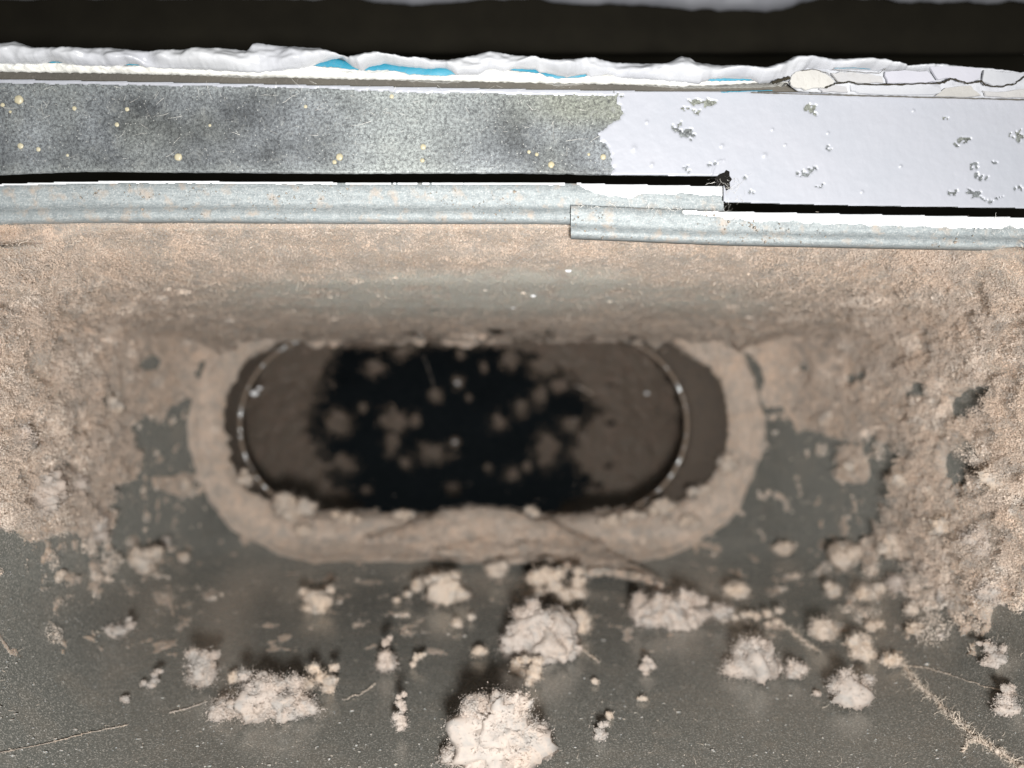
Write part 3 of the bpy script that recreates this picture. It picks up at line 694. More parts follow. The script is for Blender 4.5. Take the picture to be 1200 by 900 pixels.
clump(1101, 743, 8, 8, 'tiny white speck on bare metal right of the lowest pale blob', 59, lumps=3)
for k, (a, b_, w, h, lab, mt) in enumerate([
        (338, 594, 62, 34, 'grey lint wad lying in the left end of the opening', T), (402, 607, 56, 20, 'brown lint roll on the lower lip of the opening, left', T),
        (475, 604, 44, 14, 'low brown lint crumbs on the lower lip, left of its middle', T), (560, 599, 52, 14, 'low brown lint crumb row on the lower lip, middle', T),
        (625, 600, 40, 14, 'low brown lint crumb row on the lower lip, right of its middle', T), (716, 612, 50, 22, 'brown lint lump on the lower lip, right', T),
        (772, 592, 46, 22, 'pale lint knot in the lower right bend of the opening', T), (822, 576, 40, 20, 'grey lint knot at the right end of the opening', T),
        (358, 622, 44, 22, 'low grey lint pad just below the wad in the left end of the opening', T), (742, 603, 40, 16, 'small brown lint crumb between the lip lump and the pale knot', T),
        (852, 545, 26, 36, 'upright lint tuft on the inner right edge of the collar', T), (287, 560, 22, 30, 'thin lint tuft on the inner left edge of the collar', T), (800, 612, 60, 22, 'long lint pad on the collar below the grey knot', T),
        (552, 391, 66, 16, 'flat brown lint pad hanging at the upper edge of the opening', M_DUST)]):
    o = clump(a, b_, w, h, lab, 80+k, mat=mt, lumps=7, fuzz=500, sub=3, group='lint on the rim of the opening')
    c = P(a, b_, .366 if h != 16 or w != 66 else .362); o.location = (c[0], c[1], c[2]-h*.45*.372/FPX)

# the tongue of dust draped over the collar
def tongue():
    u = np.linspace(0, 1, 150); v = np.linspace(-1, 1, 44); U, Vv = np.meshgrid(u, v)
    cxl = 430+345*U; cyl = 632-14*np.sin(U*np.pi*.9)+ (U**2.2)*58
    half = (17+12*np.sin(np.pi*np.clip(U*1.15, 0, 1)))*np.clip((1-U)*4.2, .15, 1)*np.clip(U*4, .2, 1)
    X = cxl; Y_ = cyl+Vv*half
    base = P(X, Y_, np.minimum(depth(X, Y_), .3735)-.0095-.006*U)
    prof = np.sqrt(np.clip(1-Vv**2, 0, 1))
    b = base.copy(); streak = P(X*.25, Y_+X*.12, .37)
    b[..., 1] -= .0055*prof*(.6+.5*billow(streak*170, 4))+.0026*fbm(base*330, 5, .7)*prof
    b[..., 1] += .006*(1-prof)
    b[..., 2] += .0025*fbm(base*90, 3, off=3)*(1-.3*prof)
    r = np.random.default_rng(9); n = 42000; jj = r.integers(0, 44, n); ii = r.integers(0, 150, n); nb = normals(b)
    pp = b[jj, ii]+r.normal(size=(n, 3))*np.array([.0005, .0002, .0004])+nb[jj, ii]*(r.uniform(0, .0016, n)*np.clip(.4+fbm(b[jj, ii]*230, 3), .1, 1))[:, None]
    Vt, Ft = flakes_np(pp, nb[jj, ii], .00016+r.gamma(2, .00009, n), r, .7)
    lk = link('lint', mesh_np('lint', Vt, Ft, False), L_DUST); lk['kind'] = 'stuff'
    me = grid('dust_tongue', b); o = link('dust_tongue', me, M_DUST)
    lk.parent = o
    return tag(solidify(o, .0015), 'sagging tongue of felted dust draped over the lower rim of the opening', 'dust tongue')
tongue()

# ------------------------------------------------------------------ fibres, strings and crumbs
def fibre_object(name, starts, dirs, L, w, seg, wig, mat, seed, label=None, cat=None, kind=None):
    V, F = ribbons(starts, dirs, L, w, seg, wig, np.random.default_rng(seed))
    o = link(name, mesh_np(name, V, F), mat); return tag(o, label, cat, kind=kind)
r = np.random.default_rng(21)
pw = .12+DUST_W; pw = pw/pw.sum()
idx = r.choice(len(DUST_PTS), 45000, p=pw); st = DUST_PTS[idx]+r.normal(size=(45000, 3))*.0004; nn = DUST_N[idx]
dr = nn*.35+r.normal(size=st.shape)*.7; dr /= np.linalg.norm(dr, axis=1)[:, None]
fibre_object('dust_fibres', st, dr, r.gamma(2.2, .00065, len(st)), r.uniform(.00003, .00010, len(st)), 4, .75, M_FIB, 5,
             'fine lint fibres bristling from the dust coat', 'lint fibres', 'stuff')
# crumbs on the bare metal
def crumbs():
    n = 5200; x = r.uniform(-20, 1220, n); y = r.uniform(640, 920, n)
    wgt = sstep(330, 0, x)*.9+.25+.5*sstep(780, 900, y)
    k = r.uniform(size=n) < wgt*.55; x = x[k]; y = y[k]; n = len(x)
    b = P(x, y, depth(x, y)); v, f = ICO[1]
    sz = np.minimum(r.gamma(1.5, .000085, n)+.00004, .0006)
    sc = np.stack([r.uniform(.7, 2.0, n), r.uniform(.6, 1.4, n), r.uniform(.4, .9, n)], -1)
    V = v[None]*(sz[:, None]*sc)[:, None]*(1+.35*r.normal(size=(n, len(v), 1)))+b[:, None]
    F = f[None]+(np.arange(n)*len(v))[:, None, None]
    o = link('dust_crumbs', mesh_np('dust_crumbs', V.reshape(-1, 3), F.reshape(-1, 3)), M_FLUFF)
    tag(o, 'fine dust crumbs sprinkled over the bare metal floor', 'dust crumbs', kind='stuff')
    m = 900; x = r.uniform(-20, 1220, m); y = r.uniform(560, 920, m); b = P(x, y, depth(x, y)-.0003)
    d = np.stack([r.normal(size=m), r.normal(size=m)*.4, r.normal(size=m)*.15], -1); d /= np.linalg.norm(d, axis=1)[:, None]
    fibre_object('floor_fibres', b, d, r.gamma(2, .0006, m), r.uniform(.00003, .00006, m), 5, .35, M_FIB, 6, 'short loose fibres scattered on the bare metal floor', 'lint fibres', 'stuff')
crumbs()
def path_pts(pts, n, seed, jit):
    p = np.array(pts, float); s = np.linspace(0, len(p)-1, n); x = np.interp(s, range(len(p)), p[:, 0]); y = np.interp(s, range(len(p)), p[:, 1])
    q = np.stack([s*3, 0*s, 0*s+seed], -1); x = x+jit*fbm(q, 3); y = y+jit*fbm(q, 3, off=7)
    return x, y
def dust_string(name, pts, rad, fuzz, label, cat, mat, seed, jit=3, n=120, lift=.0006):
    x, y = path_pts(pts, n, seed, jit); b = P(x, y, depth(x, y)); b[:, 2] += lift
    rr = rad*(.30+1.3*np.abs(fbm(np.stack([np.linspace(0, 22, n), 0*x, 0*x+seed], -1), 3)))
    o = tube_along(name, b, rr, mat, None, 7, False, nz=rad*.7)
    if fuzz:
        q = np.random.default_rng(seed); i = q.integers(0, n, fuzz); d = q.normal(size=(fuzz, 3)); d[:, 1] -= .3; d[:, 2] += .2; d /= np.linalg.norm(d, axis=1)[:, None]
        V, F = ribbons(b[i]+q.normal(size=(fuzz, 3))*rad*.6, d, q.gamma(2, rad*.8, fuzz), q.uniform(.00003, .00008, fuzz), 3, .6, q)
        k = link('fuzz', mesh_np('fuzz', V, F), M_FIB); k.parent = o; k['kind'] = 'stuff'
    return tag(o, label, cat)
dust_string('dust_string', [(1046, 774), (1062, 785), (1075, 805), (1092, 818), (1110, 838), (1128, 852), (1142, 868), (1165, 880), (1190, 897), (1215, 915)], .0008, 1900,
            'thick fuzzy dust string trailing down to the lower right corner', 'dust string', L_TAN, 3)
dust_string('dust_string', [(1128, 885), (1135, 872), (1150, 868), (1160, 878), (1175, 890)], .00035, 500,
            'short forked branch of dust beside the lower end of the thick string', 'dust string', L_TAN, 4)
dust_string('dust_string', [(1062, 782), (1085, 785), (1110, 792), (1150, 806), (1175, 812), (1215, 824)], .00022, 200,
            'thin straight dust thread running right from the thick string', 'dust string', L_TAN, 5, 1.0)
dust_string('dust_string', [(900, 722), (925, 738), (940, 752), (958, 765)], .0007, 500,
            'loose tan dust thread between the long ridge and the string clumps', 'dust string', L_TAN, 6)
dust_string('dust_string', [(-10, 887), (60, 873), (100, 862), (150, 852)], .00018, 200, 'long pale dust thread at the lower left corner', 'dust string', L_TAN, 7, .8)
dust_string('dust_string', [(198, 838), (215, 834), (243, 825)], .0002, 100, 'short pale dust thread below the upright white clump', 'dust string', L_WHITE, 8, .8, 50)
dust_string('dust_string', [(198, 686), (200, 705), (203, 724)], .0004, 60, 'short faint vertical dust thread below the tan scrap at left', 'dust string', L_TAN, 9, .8, 40)
dust_string('dust_string', [(402, 822), (425, 815), (440, 803)], .0002, 120, 'short dust thread between the wide mound and the forked wisp', 'dust string', L_TAN, 10, 2, 50)
dust_string('dust_string', [(670, 755), (685, 765), (702, 778)], .0004, 100, 'short slanting dust thread right of the centre clump', 'dust string', L_TAN, 11, 1, 40)
dust_string('dust_string', [(608, 312), (625, 298), (640, 285), (655, 270)], .0003, 0, 'dark slanting crack of grime under the step between the two folded strips', 'crack', M_GAP, 12, 2, 60, .0004)
dust_string('cobweb_thread', [(488, 415), (497, 440), (503, 462)], .00012, 0, 'faint bent thread in the dark opening', 'thread', L_TAN, 13, 1, 40).location = (0, .03, 0)

# ------------------------------------------------------------------ folded metal strips under the slit
def strip(name, x0, x1, yoff, Y0, prof, label, step=4, bulge=1.0):
    xs = np.arange(x0, x1+.1, step); rows = []
    for (dy, dY) in prof:
        yy = yoff(xs)+dy
        v = P(xs, yy, Y0+dY); rows.append(v)
    rows.append(rows[0])
    V = np.array(rows); V = V+np.array([0, 1., 0])*(.00022*fbm(V*np.array([50, 300, 300]), 3))[..., None]
    n = len(prof)
    me = grid(name, V)
    o = link('sheet', me, M_STRIP)
    e = empty(name, label, 'metal strip', tuple(P((x0+min(x1, 1200))/2, float(yoff(np.array([(x0+x1)/2.]))[0])+20, Y0)), 'folded metal strips along the slit')
    pin(o, e)
    # closed ends
    for col in (0, -1):
        ring = V[:-1, col]; c = ring.mean(0); vv = np.vstack([ring, c]); F = np.array([[i, (i+1) % n, n] for i in range(n)])
        k = link('end_face', mesh_np('end_face', vv, F, False), M_STRIP); pin(k, e)
    return e, V
profL = [(0, .0012), (1, 0), (12, .0002), (24, .0009), (28, .0010), (31, .0002), (35, -.0003), (40, -.0005), (45, .0002), (48, .0020), (49, .006), (40, .008), (0, .0035)]
yl = lambda x: interp([(-200, 217), (0, 216), (60, 214), (100, 213), (200, 212.5), (400, 214), (600, 214), (680, 215)], x)
eL, VL = strip('folded_strip', -160, 668, yl, .2030, profL, 'long pale blue grey folded metal strip left of the step')
yr = lambda x: interp([(660, 240), (800, 246), (850, 248), (1000, 251), (1200, 255), (1400, 258)], x)
profR = [(0, .0012), (1, 0), (10, .0002), (19, .0008), (22, .0009), (25, .0002), (28, -.0003), (32, -.0005), (36, .0001), (39, .0020), (40, .006), (30, .008), (0, .0035)]
eR, VR = strip('folded_strip', 669, 1364, yr, .2005, profR, 'long pale folded metal strip right of the step, set lower')
# narrow grey tongue above the right strip, ends at the slit's step
profT = [(0, .0010), (1, 0), (14, .0002), (24, .0004), (29, .0012), (29, .0035), (0, .003)]
yt = lambda x: interp([(664, 214.5), (700, 216), (850, 219)], x)
eT, VT = strip('folded_strip', 668, 848, yt, .2032, profT, 'short grey strip with a white painted top, ending where the slit steps down')

# paint sheets generated as height fields on a flat face
def paint_sheet(name, x0, x1, y0, y1, Y, covf, thick, mat, parent, step=1.0, extra=None, wav=.00006):
    xs = np.arange(x0, x1+.1, step); ys = np.arange(y0, y1+.1, step); X, Yp = np.meshgrid(xs, ys)
    w = P(X, Yp, .2)
    c = covf(X, Yp, w)
    h = thick*sstep(-.15, .35, c)-.00010*sstep(.1, -.3, c)+wav*fbm(w*350, 3)
    if extra is not None: h = h+extra(X, Yp)
    v = P(X, Yp, Y(X, Yp) if callable(Y) else Y); v[..., 1] -= h
    o = link(name, grid(name, v, facemin(c > -.12)), mat); pin(o, parent); return o
paint_sheet('paint_remnant', 676, 850, 214, 236, .2031,
            lambda X, Y, w: np.minimum((interp([(676, 216), (684, 219), (705, 228), (740, 230), (770, 226), (850, 229)], X)-Y)/3+.9*fbm(w*260, 3), (Y-yt(X))/1.5), .00022, M_WHITE, eT)
paint_sheet('paint_remnant', 800, 1362, 246, 272, .2003,
            lambda X, Y, w: np.minimum((interp([(800, 249), (810, 252), (845, 254), (850, 257), (1000, 262), (1100, 266), (1200, 266), (1400, 270)], X)-Y)/3+1.3*fbm(w*230, 3), (Y-yr(X)-.5)/1.5), .00022, M_WHITE, eR)
paint_sheet('paint_remnant', -160, 662, 210, 222, .2028,
            lambda X, Y, w: np.minimum((yl(X)+1.2-Y)/1.5+.9*fbm(w*200, 3), (Y-yl(X)-.2)/1), .00015, M_WHITE, eL)

# ------------------------------------------------------------------ flange bar with paint
bar = empty('flange_bar', 'flat speckled metal bar along the top, its right half coated in lavender white paint', 'metal bar', tuple(P(600, 160, .2)))
top = lambda x: interp([(-200, 90), (0, 93), (270, 98), (600, 104.5), (760, 107), (930, 108), (1000, 111), (1200, 116), (1400, 121)], x)
botL = lambda x: interp([(-200, 208), (0, 204.5), (60, 202), (100, 200.5), (200, 201.5), (400, 203), (600, 202.5), (700, 204.5), (848, 206), (852, 206)], x)
botR = lambda x: interp([(840, 236), (900, 238), (1000, 240.5), (1200, 243.5), (1400, 247)], x)
def bot(x): return np.where(x < 849, botL(x), botR(x))
xs = np.concatenate([np.arange(-160, 846, 4.0), [848, 849.5], np.arange(853, 1364, 4.0)]); vs = np.linspace(0, 1, 36)
X = np.tile(xs, (36, 1)); B_ = bot(xs)+.8*fbm(np.stack([xs/14, 0*xs, 0*xs], -1), 3); Tt = top(xs)
Yp = Tt+(B_-Tt)*vs[:, None]
v = P(X, Yp, .2); v[..., 1] += .00008*fbm(v*120, 3)
w = P(X, Yp, .2); l = fbm(w*28, 3, off=2); l2 = fbm(w*70, 4, off=12)
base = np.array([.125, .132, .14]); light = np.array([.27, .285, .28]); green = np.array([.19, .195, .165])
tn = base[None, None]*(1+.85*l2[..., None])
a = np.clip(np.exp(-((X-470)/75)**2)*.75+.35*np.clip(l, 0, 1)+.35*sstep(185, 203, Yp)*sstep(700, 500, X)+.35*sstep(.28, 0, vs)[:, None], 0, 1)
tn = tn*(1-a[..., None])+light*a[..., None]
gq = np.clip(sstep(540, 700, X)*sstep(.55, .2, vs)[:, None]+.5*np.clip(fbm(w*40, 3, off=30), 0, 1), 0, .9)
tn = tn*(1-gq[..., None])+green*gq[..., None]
vf = np.concatenate([v[:1]+np.array([0, .0015, 0]), v, v[-1:]+np.array([0, .0007, 0])], 0)
tn = np.concatenate([tn[:1], tn, tn[-1:]], 0)
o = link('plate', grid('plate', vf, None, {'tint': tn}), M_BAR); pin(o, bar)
chips = [(800, 157, 10, 6, 10), (793, 152, 6, 5, 0), (808, 161, 6, 4, 0), (795, 146, 4, 4, 0), (953, 128, 9, 5, 20), (947, 124, 4, 3, 0), (943, 201, 10, 3.5, -25), (953, 197, 3, 5, 0),
         (961, 218, 5, 2.5, -30), (834, 193, 5, 4, 0), (804, 198, 3.5, 4, 0), (881, 225, 4, 2.5, 0), (1128, 166, 10, 4.5, -25), (1142, 195, 5, 6, 20), (1150, 206, 8, 4, 20),
         (1147, 229, 13, 4, 20), (1160, 236, 6, 2.5, 20), (1117, 226, 5, 5, 0), (1193, 221, 5, 5, 0), (1196, 158, 5, 8, 20), (1166, 190, 4, 2.5, 0), (1110, 138, 4, 2, 0),
         (1171, 232, 4, 2, 0), (971, 173, 2.5, 4.5, 0), (823, 120, 14, 4, 10), (812, 131, 6, 3, 0), (803, 127, 5, 2.5, 0), (818, 131, 3, 2, 0), (873, 208, 2, 3, 0),
         (722, 110, 3, 3, 0), (728, 113, 3, 2, 0), (1185, 160, 3, 3, 0), (1250, 180, 9, 5, 20), (1290, 140, 6, 4, 0)]
_r = np.random.default_rng(5); _c = []
for (x, y, rx, ry, ro) in chips:
    n_ = int(3+rx*.6); a_ = math.radians(ro)
    for k in range(n_):
        u, v_ = _r.uniform(-.95, .95)*rx, _r.normal()*.45*ry
        _c.append((x+u*math.cos(a_)-v_*math.sin(a_), y+u*math.sin(a_)+v_*math.cos(a_), max(rx*_r.uniform(.18, .45), 1.4), max(ry*_r.uniform(.25, .7), 1.2), _r.uniform(-60, 60)))
chips = _c
def cov_bar(X, Y, w):
    nz = fbm(w*330, 4, .6); nz2 = fbm(w*480, 3, .6, off=4)
    # left boundary of the big coat as signed distance (to the right positive)
    bx = interp([(90, 690), (108, 705), (112, 722), (125, 728), (134, 731), (140, 728), (147, 714), (156, 702), (165, 706), (172, 713), (180, 718), (260, 718)], Y)
    main = (X-bx)/5+.9*nz
    lowx = interp([(-200, 94.5), (0, 96), (200, 99.5), (300, 100.5), (400, 103.5), (470, 107), (500, 108.5), (540, 107.5), (620, 110), (690, 110.5), (740, 113), (800, 130)], X)
    thin = (lowx-Y)/2.2+.9*nz
    c = np.maximum(main, thin)
    for (x, y, rx, ry, ro) in chips: c = np.minimum(c, -2.4*ell(X, Y, x, y, rx*1.15, ry*1.15, ro)+.55*nz2+.0)
    c = np.minimum(c, (Y-top(X)-.4)*.8); c = np.minimum(c, (bot(X)-.5-Y)*.8)
    return c
def bumps(X, Y):
    h = 0*X
    for (x, y, r_) in [(896, 182, 5), (846, 171, 4), (905, 152, 3), (743, 174, 6), (764, 193, 4), (758, 143, 3), (1070, 130, 3), (1055, 195, 3), (970, 156, 2.5), (920, 170, 2.5), (1010, 225, 3)]:
        h = h+.00035*np.exp(-((X-x)**2+(Y-y)**2)/(r_*.55)**2)
    # scraped curved ridges near the slit end
    for (x, y, R_) in [(846, 205, 17), (850, 212, 24)]:
        d = np.hypot((X-x)/.7, Y-y)-R_; h = h+.0002*np.exp(-(d/1.1)**2)*(X < x)*(Y < y)
    return h
paint_sheet('paint_coat', -160, 1362, 88, 248, .1998, cov_bar, .00013, M_PAINT, bar, extra=bumps)
def dome(name, px_, py_, r_, Y, mat, parent, squash=.45, seed=0):
    v, f = ICO[3]; k = r_*Y/FPX; q = v.copy(); q[:, 1] *= squash; q = q*(1+.16*fbm(v*1.4+seed, 2)[:, None])
    o = link(name, mesh_np(name, q*k, f), mat, parent); c = P(px_, py_, Y)-np.array(parent.location[:]); o.location = c; return o
for k, (x, y, r_) in enumerate([(22, 117, 6), (24, 171, 4), (45, 175, 3), (209, 184, 5.2), (398, 184, 5), (392, 190, 3), (137, 146, 3), (87, 127, 3), (149, 128, 3), (358, 125, 2.5), (496, 172, 4),
                     (495, 188, 3), (646, 193, 4.5), (707, 184, 4), (459, 113, 3), (79, 182, 2), (620, 178, 2.5), (629, 181, 2.5), (12, 131, 2), (3, 123, 3), (246, 147, 2), (690, 181, 2)]):
    dome('paint_drop', x, y, r_*.85, .1998, M_DROP, bar, seed=k*3.3)
# black plate painting the shade inside the ragged end of the upper slit
poly_plate('tear_shade', [(838, 209), (843, 204), (849, 202), (851, 199), (855, 201), (855, 206), (858, 210), (855, 214), (856, 221), (851, 223), (849, 217), (840, 217)], .19935, .0004, M_BLACK, None)
bpy.data.objects['tear_shade'].parent = bar; bpy.data.objects['tear_shade'].location = [-q for q in bar.location]
# scraped lint hairs on the bar
r = np.random.default_rng(33); m = 220; x = r.uniform(-100, 720, m); y = 98+r.beta(1, 2.2, m)*100; b = P(x, y, .1996)
d = np.stack([r.normal(size=m), 0*x-.03, r.normal(size=m)*.55], -1); d /= np.linalg.norm(d, axis=1)[:, None]
fibre_object('bar_fibres', b, d, r.gamma(1.7, .0013, m), r.uniform(.00002, .00005, m), 6, .12, M_FIBW, 8, 'hair thin pale fibres stuck to the speckled bar', 'lint fibres', 'stuff')
x = np.concatenate([r.normal(852, 10, 60), r.uniform(675, 850, 120), r.normal(1150, 30, 40)]); m = len(x)
y = np.concatenate([r.normal(222, 10, 60), yr(np.clip(x[60:180], 670, 1200))+r.normal(0, 2, 120), r.normal(268, 5, 40)]); b = P(x, y, .1990)
d = r.normal(size=(m, 3)); d[:, 1] *= .2; d /= np.linalg.norm(d, axis=1)[:, None]
fibre_object('edge_fibres', b, d, r.gamma(2.2, .0008, m), r.uniform(.00003, .00006, m), 7, .4, M_FIBW, 9, 'curly pale fibres caught at the end of the slit and along the crack', 'lint fibres', 'stuff')

# grime and dust specks on the strips
n = 1500; x = r.uniform(-100, 1300, n); y = np.where(x < 668, yl(x)+r.uniform(3, 46, n), yr(x)+r.uniform(2, 38, n)); k_ = (fbm(P(x, y, .2)*45, 3) > .05); x, y = x[k_], y[k_]; n = len(x)
b = P(x, y, np.where(x < 668, .2024, .1999)); v, f = ICO[1]; sz = r.gamma(1.5, .00006, n)+.00004
V = v[None]*sz[:, None, None]*(1+.4*r.normal(size=(n, len(v), 1)))+b[:, None]
tag(link('strip_dust', mesh_np('strip_dust', V.reshape(-1, 3), (f[None]+(np.arange(n)*len(v))[:, None, None]).reshape(-1, 3)), M_DUST), 'dust grains clinging to the folded strips', 'dust crumbs', kind='stuff')

# ------------------------------------------------------------------ ridge of old paint above the bar
ridge = empty('paint_ridge', 'lumpy ridge of built up white paint with blue layers, above the metal bar', 'paint ridge', tuple(P(600, 85, .2)))
up_e = [(-200, 52), (0, 52), (20, 50), (40, 57), (70, 58), (130, 57), (175, 61), (230, 59), (260, 58), (290, 60), (298, 52), (305, 52), (320, 54), (350, 56), (375, 57), (400, 65), (410, 68), (440, 64), (475, 69),
        (525, 71), (545, 68), (560, 65), (575, 61), (600, 65), (630, 70), (650, 74), (680, 70), (692, 69), (720, 74), (750, 75), (780, 76), (798, 67), (808, 69), (815, 74), (850, 78), (895, 82), (915, 76),
        (930, 68), (975, 70), (1030, 72), (1060, 78), (1100, 76), (1150, 80), (1195, 85), (1215, 84), (1400, 90)]
lo_e = [(-200, 81), (0, 83.5), (100, 85), (200, 87), (270, 88.5), (400, 92), (500, 94), (600, 96), (700, 98), (760, 99), (800, 101), (850, 99), (900, 96), (922, 96), (935, 106), (1000, 110), (1200, 115), (1400, 120)]
def ridge_layer(name, lo, hi, Y, bulge, mat, amp, nz=300, rows=16, wob=.8, x0=-160, x1=1362, seed=0, step=1.5):
    xs = np.arange(x0, x1+.1, step); v = np.linspace(0, 1, rows)
    j = np.stack([xs/7, 0*xs, 0*xs+seed], -1)
    a = lo(xs)+wob*fbm(j, 3); b = hi(xs)+wob*fbm(j, 3, off=8)
    a = np.maximum(a, b+.3)
    Yp = b+(a-b)*v[:, None]; X = np.tile(xs, (rows, 1)); q = P(X, Yp, Y)
    thin = np.clip((a-b)/10, 0, 1)
    prof = np.sqrt(np.clip(np.sin(np.pi*np.clip(v, 0.02, .98)), 0, 1))[:, None]*thin
    h = bulge*prof*(1+amp*fbm(q*np.array([.6, 1, 1])*nz+seed, 3, .4))
    q[..., 1] -= h
    top_ = q[:1].copy(); top_[..., 1] = Y+.006; bt = q[-1:].copy(); bt[..., 1] = Y+.0004
    o = link(name, grid(name, np.concatenate([top_, q, bt], 0)), mat); return pin(o, ridge)
cream_top = [(-200, 74), (0, 72), (100, 75), (160, 77), (230, 80), (270, 82), (300, 83), (320, 81), (340, 79), (360, 77), (400, 80), (415, 82), (430, 83), (455, 82), (480, 87), (520, 89), (550, 86), (575, 79), (600, 83),
             (630, 86), (650, 92), (680, 91), (700, 87), (720, 88), (760, 92), (800, 95), (850, 95), (900, 94), (930, 92), (1400, 98)]
bead_lo = [(-200, 76), (0, 75), (48, 75), (60, 71), (72, 72.5), (90, 77), (138, 78), (150, 74), (160, 75), (172, 79), (300, 85), (330, 83), (360, 79), (372, 74), (385, 70), (400, 67), (412, 77), (424, 83), (432, 78), (450, 74), (470, 77), (500, 80),
           (522, 79), (536, 88), (560, 88), (575, 81), (592, 84), (600, 80), (628, 81), (632, 84), (645, 86), (665, 90), (686, 86), (692, 91), (705, 88), (712, 86), (722, 91), (760, 93), (800, 96), (820, 98), (832, 92), (850, 91), (880, 92), (890, 97), (925, 95), (945, 80), (975, 82), (1400, 92)]
ridge_layer('blue_layer', lambda x: interp(lo_e, x)-2.0, lambda x: interp(up_e, x)+5, .2000, .0006, M_BLUE, .4, wob=.4, rows=8, x1=925, seed=1)
ridge_layer('undercoat', lambda x: interp(lo_e, x), lambda x: interp(cream_top, x), .1996, .0011, M_CREAM, .7, 700, 14, 1.2, seed=2, x1=930)
ridge_layer('paint_bead', lambda x: interp(bead_lo, x), lambda x: interp(up_e, x), .1985, .0030, M_BEAD, .8, 210, 22, .9, seed=3, x1=1362)
ridge_layer('undercoat', lambda x: interp(lo_e, x)+.5, lambda x: interp(bead_lo, x)-2, .1990, .0008, M_BEAD, .7, 500, 12, .8, x0=924, seed=5)
flakes = [([(927, 90), (932, 84), (945, 82), (958, 82), (968, 87), (978, 95), (970, 102), (945, 104), (930, 102), (926, 97)], M_FLAKE_C),
          ([(975, 86), (990, 84), (1012, 86), (1034, 90), (1036, 96), (1005, 97), (997, 95), (985, 97)], M_FLAKE_G),
          ([(1038, 84), (1060, 82), (1086, 84), (1097, 95), (1080, 97), (1040, 97)], M_FLAKE_L),
          ([(1090, 79), (1120, 77), (1150, 80), (1148, 92), (1130, 97), (1115, 91), (1100, 93)], M_FLAKE_L),
          ([(1154, 82), (1190, 85), (1203, 90), (1197, 94), (1180, 99), (1165, 100), (1152, 95)], M_BEAD),
          ([(996, 101), (1015, 99), (1060, 99), (1098, 101), (1104, 108), (1090, 111), (1010, 109), (997, 106)], M_BEAD),
          ([(1108, 103), (1118, 101), (1138, 101), (1150, 112), (1125, 113), (1096, 112)], M_FLAKE_C),
          ([(1152, 106), (1170, 108), (1203, 104), (1206, 114), (1180, 114), (1156, 112)], M_FLAKE_G),
          ([(960, 104), (975, 99), (992, 102), (994, 108), (965, 107)], M_FLAKE_G)]
for k, (pts, mt) in enumerate(flakes):
    r2 = np.random.default_rng(50+k); q = []
    for i in range(len(pts)):
        a_, b_ = np.array(pts[i], float), np.array(pts[(i+1) % len(pts)], float)
        for t in (0, .33, .66): q.append(tuple(a_+(b_-a_)*t+r2.normal(size=2)*.5))
    sx, sy = r2.uniform(-.00001, .00001), r2.uniform(-.00004, .00004); cxm = np.mean([p_[0] for p_ in pts]); cym = np.mean([p_[1] for p_ in pts])
    o = poly_plate('paint_flake', q, .1958 if k < 5 else .1972, .0006, mt, None, tilt=lambda x, y: sx*(x-cxm)+sy*(y-cym)); pin(o, ridge)
def line_part(name, pts, Y, rad, mat, par, n=160, jit=1.0, seed=1):
    x, y = path_pts(pts, n, seed, jit); b = P(x, y, Y); rr = rad*(.5+.9*np.abs(fbm(np.stack([np.linspace(0, 30, n), 0*x, 0*x+seed], -1), 3)))
    o = tube_along(name, b, rr, mat, None, 6, False); return pin(o, par)
line_part('crack', [(905, 97), (918, 93), (925, 91)], .1950, .0006, M_DARK, ridge, 40)
line_part('crack', [(968, 103), (978, 98), (998, 96), (1006, 99), (1050, 99), (1085, 98), (1105, 97), (1115, 92), (1125, 95), (1135, 98), (1150, 95), (1155, 100), (1172, 102), (1190, 98), (1203, 88), (1240, 96)], .1946, .00028, M_DARK, ridge, 260, 1.3, 2)
line_part('crack', [(940, 83), (955, 81), (970, 86), (982, 96)], .1944, .00012, M_GAP, ridge, 60, .8, 3)
line_part('crack', [(975, 82), (1000, 84), (1030, 86), (1038, 80)], .1944, .00010, M_GAP, ridge, 60, .8, 4)
line_part('blue_streak', [(978, 80), (1000, 79.5), (1020, 81)], .1955, .00010, M_BLUE, ridge, 40, .5, 5)
line_part('blue_streak', [(845, 108), (870, 107), (905, 106)], .1993, .00016, M_BLUE, ridge, 40, .5, 6)
line_part('shadow_seam', [(880, 108.5), (1000, 112), (1200, 117), (1360, 121)], .1994, .00022, M_GAP, ridge, 200, .3, 7)

# backing edge seen in the gap between ridge and bar
back = [(x, float(interp(lo_e, np.array([x]))[0])-4) for x in range(-160, 1364, 40)]+[(x, float(top(np.array([x]))[0])+6) for x in range(1360, -161, -40)]
tag(poly_plate('backing_edge', back, .2045, .0025, M_GAP, None), 'grimy brown backing edge showing in the gap between paint ridge and bar', 'backing edge')

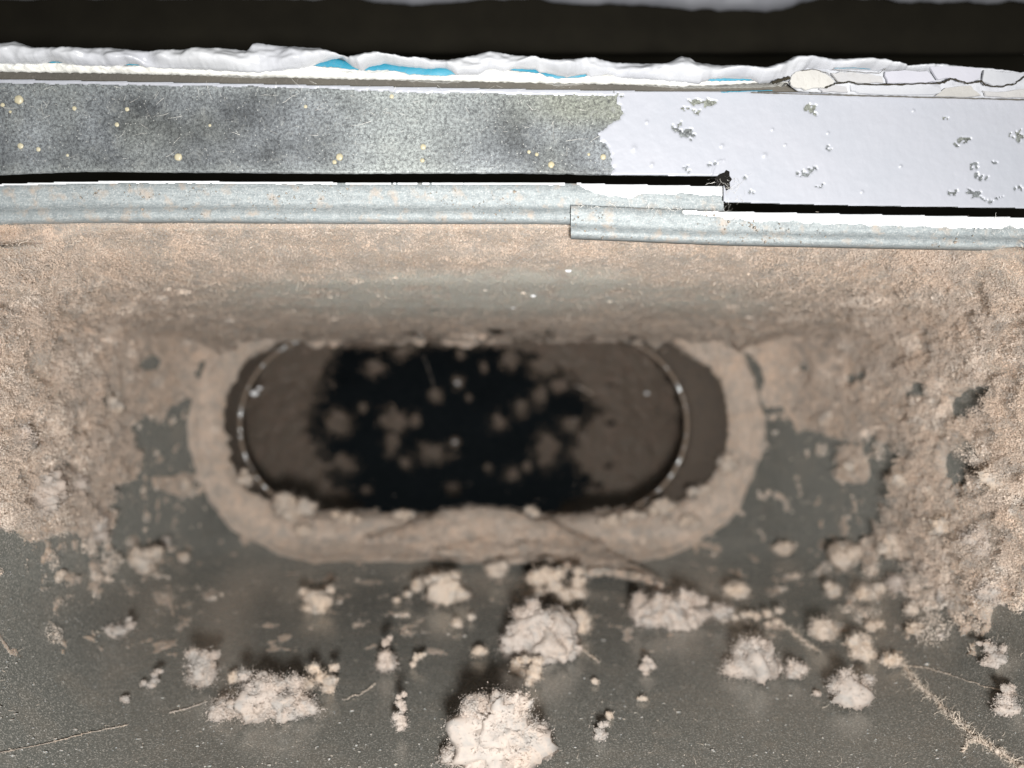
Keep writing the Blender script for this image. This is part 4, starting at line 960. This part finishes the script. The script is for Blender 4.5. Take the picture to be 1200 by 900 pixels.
# ------------------------------------------------------------------ far recess wall and the painted ledge at the top of the photo
bxs = np.arange(-600, 1801, 60.0); bys = np.arange(-500, 1401, 60.0); X, Yp = np.meshgrid(bxs, bys); v = P(X, Yp, .62); v[..., 1] += .004*fbm(v*9, 3)
tag(link('recess_wall', grid('recess_wall', v), M_DARK), 'dark brown recess wall behind everything', kind='structure')
led = [(-200, -6), (0, -3), (420, -4), (440, 1), (480, 4), (530, 2), (560, -2), (630, -3), (660, 3), (700, 3), (740, 5), (790, 8), (850, 11), (900, 12), (930, 8), (945, 0), (965, -5), (1040, -4), (1060, 1), (1200, 2), (1400, 2)]
xs = np.arange(-300, 1500, 4.0); vv = np.linspace(0, 1, 24); e_ = interp(led, xs)+2*fbm(np.stack([xs/25, 0*xs, 0*xs], -1), 3)
e_ = e_-3; Yp = -90+(e_+90)*vv[:, None]; X = np.tile(xs, (24, 1)); q = P(X, Yp, .30); q[..., 1] += -.004*np.sin(np.pi*vv)[:, None]**.5-.0015*fbm(q*80, 3)
bt = q[-1:].copy(); bt[..., 1] += .003
o = link('painted_ledge', grid('painted_ledge', np.concatenate([q, bt], 0)), M_LEDGE)
tag(o, 'blurred white painted ledge along the very top of the photo', 'ledge')

bxs = np.arange(-400, 1601, 50.0); bys = np.arange(-300, 71, 30.0); X, Yp = np.meshgrid(bxs, bys); v = P(X, Yp, .315); v[..., 1] += .0015*fbm(v*25, 3)  # dark sheet added for the shade in the gap above the ridge
o = tag(link('gap_shade', grid('gap_shade', v), M_GAP_SHADE), 'black brown board standing for the shade in the gap between the paint ridge and the blurred ledge', 'backdrop'); solidify(o, .004)

# glints and pale dots painted as white blobs on the wall and in shaft
for k, (x, y, r_, Yo, sq) in enumerate([(601, 360, 4, 0, .5), (625, 346, 5, 0, .4), (666, 317, 5, 0, .3), (298, 461, 6.5, .372, .5), (304, 455, 4, .372, .5), (536, 449, 3.5, .47, .5), (541, 414, 3, .47, .5), (533, 518, 3, .47, .5), (983, 311, 2, 0, .5), (758, 461, 3.5, .42, .5)]):
    Yd = float(depth(np.array([float(x)]), np.array([float(y)]))[0])-.0012 if Yo == 0 else Yo
    v_, f_ = ICO[2]; kk = r_*Yd/FPX
    kk *= .6
    o = link('bright_fleck', mesh_np('bright_fleck', v_*kk*np.array([1.3, .5, .8])*(1+.2*fbm(v_+k, 2)[:, None]), f_), M_WHITE); o.location = P(x, y, Yd)
    tag(o, ['painted glint low above the middle of the opening', 'painted glint right of the lowest one above the opening', 'flat pale fleck under the step of the strips', 'bright painted glint at the left end of the opening',
            'small painted glint touching the bright one at the left end', 'pale dot upper middle of the dark shaft', 'pale dot highest in the dark shaft', 'pale dot low in the dark shaft', 'tiny white dot on the dust under the right strip', 'dim painted glint left of the beaded rim'][k], 'fleck')
